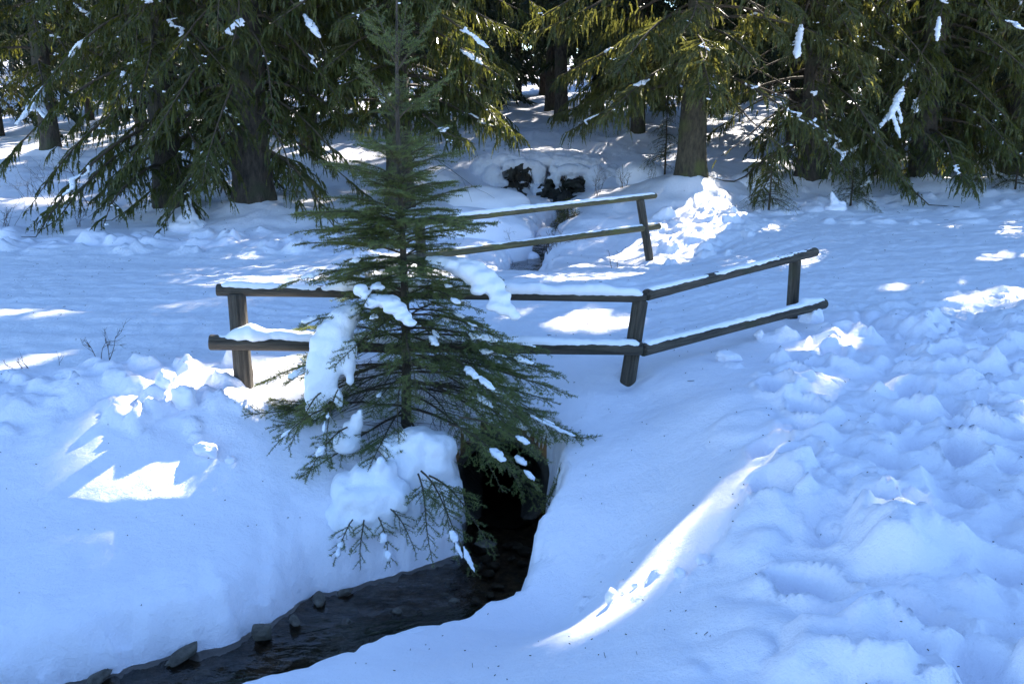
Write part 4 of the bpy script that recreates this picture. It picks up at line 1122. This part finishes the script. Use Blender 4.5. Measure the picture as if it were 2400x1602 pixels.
# ------------------------------------------------------------------ stones in and by the brook
def stone(name, c, r, label, seed, sub=3, mat=None, group=None, rough=.28):
    V0, T0 = ICO[sub]
    d = 1 + rough * fbm(V0[:, 0] * 1.3 + seed, V0[:, 1] * 1.3, V0[:, 2] * 1.3, 3)
    # split faces: flatten along a few planes
    q = np.random.RandomState(seed); V = V0 * d[:, None]
    for _ in range(9):
        n = q.normal(size=3); n /= np.linalg.norm(n); lim = q.uniform(.5, .85)
        ex = np.clip(V @ n - lim, 0, None); V = V - ex[:, None] * n * .85
    mb = MB(); mb.add(V * np.array(r) * (.78 if name == 'brook_stone' else 1), T0)
    o = mb.build(name, mat or M_STONE); o.location = c; o.rotation_euler = (q.uniform(-.3, .3), q.uniform(-.3, .3), q.uniform(0, 6))
    return tag(o, label, 'stone', group)
G = 'stones along the brook'
stone('brook_stone', (-1.46, 5.19, -.99), (.10, .07, .10), 'upright angular grey stone at the snow edge, largest by the lower left brook', 1, group=G)
stone('brook_stone', (-1.30, 5.33, -1.0), (.075, .05, .05), 'small squat stone just right of the upright angular one', 2, group=G)
stone('brook_stone', (-1.20, 5.60, -1.0), (.11, .06, .05), 'flat stone with frosty top under the bank where the brook bends', 3, group=G)
stone('brook_stone', (-1.06, 5.70, -1.0), (.08, .05, .035), 'low stone touching the snow bank just right of the frosty flat stone', 4, group=G)
stone('brook_stone', (-.20, 6.38, -1.02), (.11, .09, .075), 'large dark stone with a snow tongue just before the culvert mouth', 5, group=G)
stone('brook_stone', (-.70, 5.48, -1.03), (.07, .05, .05), 'pale angular stone lying in the middle of the brook bend', 6, group=G)
stone('brook_stone', (-.36, 5.60, -1.03), (.06, .05, .045), 'small brown stone in the brook to the right of the pale one', 7, group=G)
stone('brook_stone', (-1.85, 4.99, -1.01), (.16, .06, .05), 'dark slab tucked under the snow edge at lower left', 8, group=G)
stone('brook_stone', (-2.25, 4.76, -1.02), (.10, .05, .05), 'wet dark stone under the snow edge near the bottom left corner', 9, group=G)
stone('brook_stone', (-1.0, 5.38, -1.04), (.075, .06, .04), 'rounded submerged stone beside the water weed', 10, group=G)
q = np.random.RandomState(12)
for k in range(60):
    tt = q.uniform(.6, 7.0); i = int(tt); f = tt - i; P = NEAR[i] * (1 - f) + NEAR[i + 1] * f
    d = NEAR[i + 1] - NEAR[i]; n = np.array([-d[1], d[0]]) / math.hypot(d[0], d[1]); w = q.uniform(-.95, .95) * P[2]
    r = q.uniform(.02, .06)
    stone('pebble', (P[0] + n[0] * w, P[1] + n[1] * w, P[3] - .07 + r * .3), (r * 1.3, r, r * .7), 'small wet pebble under the shallow water of the brook bed', 60 + k, 2, group='pebbles on the brook bed')
# snow tongue lying on the big stone is ground snow; water weed streaming in the current
def weed():
    rs = np.random.RandomState(3); mb = MB()
    for cx, cy, n, dx, dy, ln in ((-.55, 5.36, 240, -.88, -.45, .42), (-1.2, 4.72, 200, -.85, -.4, .40), (-.2, 5.5, 120, -.8, -.6, .3), (-1.9, 4.35, 140, -.88, -.4, .35)):
        for k in range(n):
            p = np.array([cx + rs.normal() * .13, cy + rs.normal() * .06, -1.055 + rs.uniform(-.01, .03)]); l = ln * rs.uniform(.4, 1.1)
            a = rs.normal() * .14; d = np.array([dx * math.cos(a) - dy * math.sin(a), dx * math.sin(a) + dy * math.cos(a), 0])
            m = p + d * l * .5 + [0, 0, .012]; e = p + d * l + np.array([rs.normal() * .02, rs.normal() * .02, .004]); s = np.array([-d[1], d[0], .2]) * .0035
            mb.add(np.array([p - s, p + s, m + s, m - s, e]), [(3, 2, 4)], [(0, 1, 2, 3)])
    o = mb.build('water_weed', M_WEED, None, False); tag(o, 'dark green water weed streaming in the brook', 'weed', kind='stuff')
weed()

# ------------------------------------------------------------------ upstream: snow-covered boulders and the undercut rock bank
def boulder(name, label, c, r, seed, group='snow covered boulders in the upper brook'):
    t = thing(name, label, 'boulder', (c[0], c[1], c[2] - r[2]), group)
    V0, T0 = ICO[3]
    V = V0 * np.array(r) * (.93 + .08 * fbm(V0[:, 0] * 1.1 + seed, V0[:, 1] * 1.1, V0[:, 2] * 1.1, 3))[:, None]
    mb = MB(); mb.add(V * np.array([.93, .93, .9]) + np.array(c), T0); child('rock', mb, M_ROCK, t)
    V0, T0 = ICO[4]; Vs = V0.copy(); top = smooth(-.62, -.40, Vs[:, 2] + .20 * fbm(V0[:, 0] * 3 + seed, V0[:, 1] * 3, V0[:, 2] * 2, 3))
    sc = 1 + .07 * top; p = np.sign(Vs[:, 2]) * np.abs(Vs[:, 2]) ** .8
    V = np.column_stack([Vs[:, 0], Vs[:, 1], p]) * np.array(r) * (.92 + .09 * fbm(V0[:, 0] * 1.1 + seed, V0[:, 1] * 1.1, V0[:, 2] * 1.1, 3) + .012 * fbm(V0[:, 0] * 7, V0[:, 1] * 7, V0[:, 2] * 7 + seed, 2))[:, None] * sc[:, None]
    V = V * (1 - .2 * (1 - top))[:, None]
    mb = MB(); mb.add(V + np.array(c), T0); child('snow_cover', mb, M_SNOW, t)
boulder('snowy_boulder', 'largest snow-covered boulder left of the upper brook, behind the far railing', (-.62, 15.7, -.22), (.98, .74, .66), 3)
boulder('snowy_boulder', 'snow-covered boulder with two humps behind the largest one', (-.52, 17.9, .06), (.88, .65, .56), 5)
boulder('snowy_boulder', 'snow-covered boulder farthest up the left side, below the slope', (-1.75, 20.2, .4), (.75, .6, .45), 7)
boulder('snowy_boulder', 'flat snow-covered stone jutting from the near bank into the lower brook', (-.46, 5.03, -1.02), (.26, .12, .15), 15, group=None)
boulder('snowy_boulder', 'small round snow cap in the brook at the road edge, below the far railing', (.72, 14.35, -.48), (.36, .34, .28), 9)
boulder('snowy_boulder', 'small snow-capped stone in the middle of the upper brook', (.30, 15.55, -.40), (.16, .14, .15), 17)
boulder('snowy_boulder', 'snow-capped stone damming the narrow upper brook under the far rail', (.62, 16.9, -.22), (.22, .18, .2), 19)
boulder('snowy_boulder', 'snow-covered rock beside the sunlit spruce trunk', (2.55, 19.6, .62), (.5, .4, .32), 11)
boulder('snowy_boulder', 'low snow hump under the boughs between the two right hand trunks', (4.6, 18.6, .5), (.55, .4, .38), 13)

def rock_bank():
    t = thing('undercut_bank', 'snow-capped undercut bank with dark rock hollows at the head of the brook', 'bank', (.66, 21.6, .2))
    qb = np.random.RandomState(5)
    spots_ = [(.10, 21.5, .50), (.22, 21.45, .36), (.02, 21.5, .33), (.34, 21.5, .48), (1.08, 21.2, .26), (1.25, 21.15, .34), (1.42, 21.1, .2), (.84, 21.32, .40), (1.2, 21.0, .12), (-.32, 21.6, .42), (.16, 21.4, .22), (1.5, 21.2, .36), (.0, 21.3, .60), (.2, 21.28, .62), (.12, 21.15, .14), (1.15, 20.85, .10), (1.0, 20.5, .02), (1.22, 20.5, .10), (1.02, 20.1, .0), (.72, 21.15, .2), (.9, 21.1, .08), (1.3, 20.95, .40), (-.2, 21.35, .2)]
    for k, c in enumerate(spots_):
        c = (c[0], c[1] + .10, c[2]); r = qb.uniform(.09, .19, 3); V0, T0 = ICO[3]; V = V0 * (1 + .75 * fbm(V0[:, 0] * 1.6 + k * 3.3, V0[:, 1] * 1.6, V0[:, 2] * 1.6, 4))[:, None] * r + np.array(c)
        mb = MB(); mb.add(V, T0); child('rock', mb, M_ROCK, t)
    rt = MB()
    for k in range(26):
        x_ = qb.choice([qb.uniform(-.05, .4), qb.uniform(.98, 1.5)]); P = [np.array([x_, 21.32 - .1 * (x_ > .7), .68])]
        for j in range(5): P.append(P[-1] + np.array([qb.normal() * .03, -.01, -.08 * qb.uniform(.5, 1.2)]))
        rt.tube(np.array(P), np.linspace(.010, .004, 6), 4, False)
    child('hanging_roots', rt, M_TWIG, t)['kind'] = 'stuff'
    balls = [((.66, 22.3, .83), (1.5, .8, .24)), ((0.0, 22.0, .84), (.7, .5, .22)), ((1.3, 21.9, .76), (.8, .5, .22)), ((-.55, 21.9, .6), (.4, .4, .34)), ((2.0, 21.7, .5), (.5, .5, .3)),
             ((-.42, 21.55, .40), (.26, .22, .38)), ((.56, 21.45, .52), (.15, .16, .32)), ((.58, 21.3, .22), (.18, .16, .16)), ((1.80, 21.3, .42), (.26, .24, .36)), ((.2, 21.5, .76), (.45, .2, .13)), ((1.3, 21.3, .66), (.4, .2, .14)), ((-.25, 21.1, .08), (.35, .25, .15)), ((.95, 21.25, .52), (.09, .12, .16)), ((1.6, 20.7, .02), (.3, .25, .14))]
    for k in range(46):
        x_ = qb.uniform(-.35, 1.75); z_ = qb.uniform(.12, .72); r_ = qb.uniform(.025, .085)
        balls.append(((x_, 21.36 - .12 * (x_ > .7) + qb.uniform(-.06, .1), z_), (r_ * 1.2, r_, r_ * qb.uniform(.6, 1.6))))
    V, T = blob(balls, .026, .03, 6, 2, 3); mb = MB(); mb.add(V, T); child('snow_cover', mb, M_SNOW, t)
rock_bank()

# ------------------------------------------------------------------ saplings, dry shrubs, small snow things
def small_sapling(name, label, x, y, H, rad, seed, z=None, droop=.6):
    rs = np.random.RandomState(seed); z0 = hz(x, y) if z is None else z
    t = thing(name, label, 'tree', (x, y, z0))
    mb = MB(); mb.tube(np.array([[x, y, z0 - .1], [x + .01, y, z0 + H * .5], [x, y, z0 + H]]), [.022, .015, .004], 7); child('trunk', mb, M_TWIG, t)
    nd = MB(); wd = MB()
    for k in range(46):
        zb = H * rs.uniform(.12, .98); L = rad * (1.08 - zb / H) * rs.uniform(.6, 1.15)
        A, lat, hg = bough((x, y, z0 + zb), rs.uniform(0, 6.28), L, .25, droop, .1, rs, .10, .3, 1.0, .08)
        g = hg_(A[:, 0], A[:, 1]); A[:, 2] = np.maximum(A[:, 2], g + .02)
        wd.tube(A, np.linspace(.006, .002, len(A)), 4, False)
        V, T = needles(np.vstack([lat[0], lat[1], hg[0]]), np.vstack([lat[1], lat[2], hg[2]]), 60, .03, .007, rs); nd.add(V, T)
    child('branches', wd, M_TWIG, t)['kind'] = 'stuff'; child('crown', nd, M_NEEDLE, t, False)['kind'] = 'stuff'
    return t
small_sapling('spruce_sapling', 'tiny dark spruce leaning over the upper brook behind the far railing', .95, 16.9, .62, .36, 71, z=-.12)
small_sapling('spruce_sapling', 'thin stemmed spruce sapling just left of the sunlit trunk', 2.95, 19.2, 1.5, .5, 72)
small_sapling('spruce_sapling', 'low bushy spruce sapling at the road edge right of the sunlit trunk', 4.35, 16.7, .95, .6, 73)
small_sapling('spruce_sapling', 'low spruce bough clump brushing the road edge before the dark right spruce', 5.9, 17.2, .7, .65, 74)
small_sapling('spruce_sapling', 'small spruce sapling at the far right road edge', 9.3, 18.3, .8, .55, 75)

def shrub(label, x, y, h, n, seed, spread=.5, mat=None, name='dry_shrub', th=.004, cat='shrub'):
    rs = np.random.RandomState(seed); z0 = hz(x, y); mb = MB()
    def twig(p, d, l, r, dep):
        k = 4; P = [p]; dd = d.copy()
        for i in range(k):
            dd = dd + rs.normal(size=3) * .16; dd[2] += .03; dd /= np.linalg.norm(dd); P.append(P[-1] + dd * l / k)
        mb.tube(np.array(P), np.linspace(r, r * .45, k + 1), 3, False)
        if dep > 0:
            for j in range(rs.randint(2, 5)):
                i = rs.randint(2, k + 1); e = dd + rs.normal(size=3) * .55; e /= np.linalg.norm(e)
                twig(P[i], e, l * rs.uniform(.35, .6), r * .6, dep - 1)
    for k in range(n):
        a = rs.uniform(0, 6.28); s = rs.uniform(0, spread)
        d = np.array([math.cos(a) * s, math.sin(a) * s, 1.0]); d /= np.linalg.norm(d)
        twig(np.array([x + rs.normal() * .02 * n ** .5, y + rs.normal() * .02 * n ** .5, z0 - .04]), d, h * rs.uniform(.5, 1.1), th, 2)
    V, T, Q = mb.arrays()
    o = obj(name, make_mesh(name, V - np.array([x, y, z0]), T, Q, mat or M_DRY), None, (x, y, z0))
    return tag(o, label, cat, 'dry shrubs and stems in the snow')
shrub('tall thin bare twig shrub on the snow left of the big drooping spruce', -7.35, 17.2, 1.15, 2, 1, .25, th=.008)
shrub('bushy bare shrub beside the tall thin twigs at left', -7.8, 17.0, .75, 6, 2, .9, th=.006)
shrub('low bare shrub left of the bushy one', -8.4, 17.2, .45, 6, 3, .9)
shrub('small tuft of bare stems at the left edge of the view', -8.0, 15.6, .42, 9, 4, .7)
shrub('little bare shrub behind the tall twig shrub, nearer the forest', -7.6, 19.2, .5, 6, 5, .7)
shrub('low bare shrub below the tip of the drooping bough', -6.75, 15.3, .40, 6, 6, .9)
shrub('sparse shrub beside the bare far left trunk', -9.3, 21.2, .5, 6, 7, .7)
shrub('bare shrub on the right bank above the far railing, left of three', 1.55, 18.2, .42, 8, 8, .45)
shrub('bare shrub on the right bank above the far railing, middle of three', 2.1, 18.6, .42, 9, 9, .45)
shrub('bare shrub on the right bank above the far railing, right of three', 2.65, 18.9, .30, 6, 10, .6)
shrub('curly bare twigs sticking out of the snow left of the railing', -3.22, 7.45, .22, 4, 11, .8, th=.0045)
shrub('short twigs lying in the snow at the left edge of the near road side', -3.95, 7.6, .15, 5, 12, 1.6, th=.004)
shrub('single thin stem in the snow between the twig tufts at left', -3.66, 7.65, .14, 1, 13, .2, th=.003)
shrub('single crooked twig standing on the road behind the railing', .72, 9.05, .2, 1, 14, .3, th=.005)
shrub('two dry grass stems beside the leaning post', 1.35, 13.0, .35, 2, 15, .5, th=.005)
shrub('tuft of thin dry grass on the largest snowy boulder', -.1, 15.3, .3, 10, 16, .8, th=.003)
shrub('dark tuft of heather at the water edge under the right bank', .62, 15.0, .28, 14, 17, .9, th=.006)
shrub('dark tuft of heather hanging by the largest boulder at the water', .02, 14.9, .22, 12, 18, .9, th=.006)

def drape(name, label, P, seed, vox=.02):
    V, T = blob(P, vox, .02, 8, 4, seed); mb = MB(); mb.add(V, T); c = np.array(P[0][0]); o = mb.build(name, M_SNOW, None, True, tuple(c)); return tag(o, label, 'snow')
z = hz(-5.05, 15.3)
drape('snow_cone', 'pointed cone of snow under the big drooping spruce at the road edge', [((-5.05, 15.3, z + .02), (.30, .26, .12)), ((-5.05, 15.3, z + .12), (.17, .15, .13)), ((-5.03, 15.3, z + .25), (.09, .08, .12)), ((-5.02, 15.3, z + .38), (.045, .045, .10))], 1)
z = hz(5.55, 16.9)
drape('snowy_stub', 'small pointed snow-covered stub at the road edge before the dark right spruces', [((5.55, 16.9, z), (.20, .16, .08)), ((5.52, 16.9, z + .10), (.08, .07, .10)), ((5.47, 16.9, z + .21), (.04, .04, .08)), ((5.66, 16.88, z + .08), (.06, .05, .06))], 2)
CH = [('upright slab of snow on the crest of the near bank', .50, 4.50, (.035, .03, .055)), ('small snow crumb right of the upright slab', .56, 4.52, (.02, .02, .016)), ('second snow crumb right of the upright slab', .62, 4.50, (.02, .02, .018)),
      ('rounded snow clod on the right slope, left of a pair', .80, 4.30, (.035, .03, .035)), ('rounded snow clod on the right slope, right of a pair', .92, 4.33, (.045, .035, .03)),
      ('angular lump of ploughed snow in the sunlit heap at left', -2.34, 6.72, (.10, .08, .10)), ('lump of snow crowning the sunlit heap at left', -2.52, 6.85, (.09, .08, .09)), ('tilted snow block at the right end of the sunlit heap', -2.05, 6.25, (.10, .07, .05)), ('small snow ball below the left post', -1.88, 6.2, (.04, .035, .03)),
      ('snow lump heaped against the right end post', 2.90, 9.25, (.14, .10, .12)), ('small snow ball under the right lower rail', 2.2, 8.5, (.05, .045, .045)), ('snow block below the right section of the railing', 1.75, 7.7, (.10, .07, .06)), ('big round snow clod at right beyond the footprints', 3.2, 6.1, (.10, .09, .07)), ('second round snow clod farther right beyond the footprints', 3.6, 6.0, (.10, .08, .07))]
for k, (lb, x, y, r) in enumerate(CH):
    V0, T0 = ICO[4 if max(r) > .06 else 3]
    q = np.random.RandomState(k + 40); V = V0 * (1 + .30 * fbm(V0[:, 0] * 1.2 + k * 3, V0[:, 1] * 1.2, V0[:, 2] * 1.2, 4))[:, None]
    for _ in range(4):
        n = q.normal(size=3); n /= np.linalg.norm(n); ex = np.clip(V @ n - q.uniform(.6, .9), 0, None); V = V - ex[:, None] * n * .8
    mb = MB(); mb.add(V * np.array(r), T0); o = mb.build('snow_chunk', M_SNOW); o.location = (x, y, hz(x, y) + r[2] * .45); o.rotation_euler = (0, 0, q.uniform(0, 6))
    tag(o, lb, 'snow', 'loose snow chunks')

def litter():
    rs = np.random.RandomState(8); n = 900
    y = 2.4 + 15 * rs.rand(n) ** 1.3; x = rs.uniform(-.55, .55, n) * (y + 1); z = hg_(x, y)
    d, _, hw, lv, _ = poly_dist(x, y, NEAR); ok = d > hw + .1
    x, y, z = x[ok], y[ok], z[ok]; n = len(x); mb = MB()
    for k in range(n):
        a = rs.uniform(0, 3.14); l = rs.uniform(.002, .006) * (.5 + y[k] * .12) * (1 + (rs.rand() < .04) * 3); d = np.array([math.cos(a), math.sin(a), rs.normal() * .2]) * l; s = np.array([-d[1], d[0], 0]) / l * rs.uniform(.0008, .002) * (.5 + y[k] * .12)
        c = np.array([x[k], y[k], z[k] + .004]); h = np.array([0, 0, .004])
        mb.add(np.array([c - d - s, c - d + s, c + d + s, c + d - s, c - d + h, c + d + h]), [(0, 4, 1), (3, 2, 5)], [(0, 3, 5, 4), (1, 4, 5, 2)])
    o = mb.build('needle_litter', M_LITTER, None, False); tag(o, 'tiny dark needles and bark bits scattered on the snow', 'litter', kind='stuff')
litter()
bpy.data.scenes.remove(TMP)
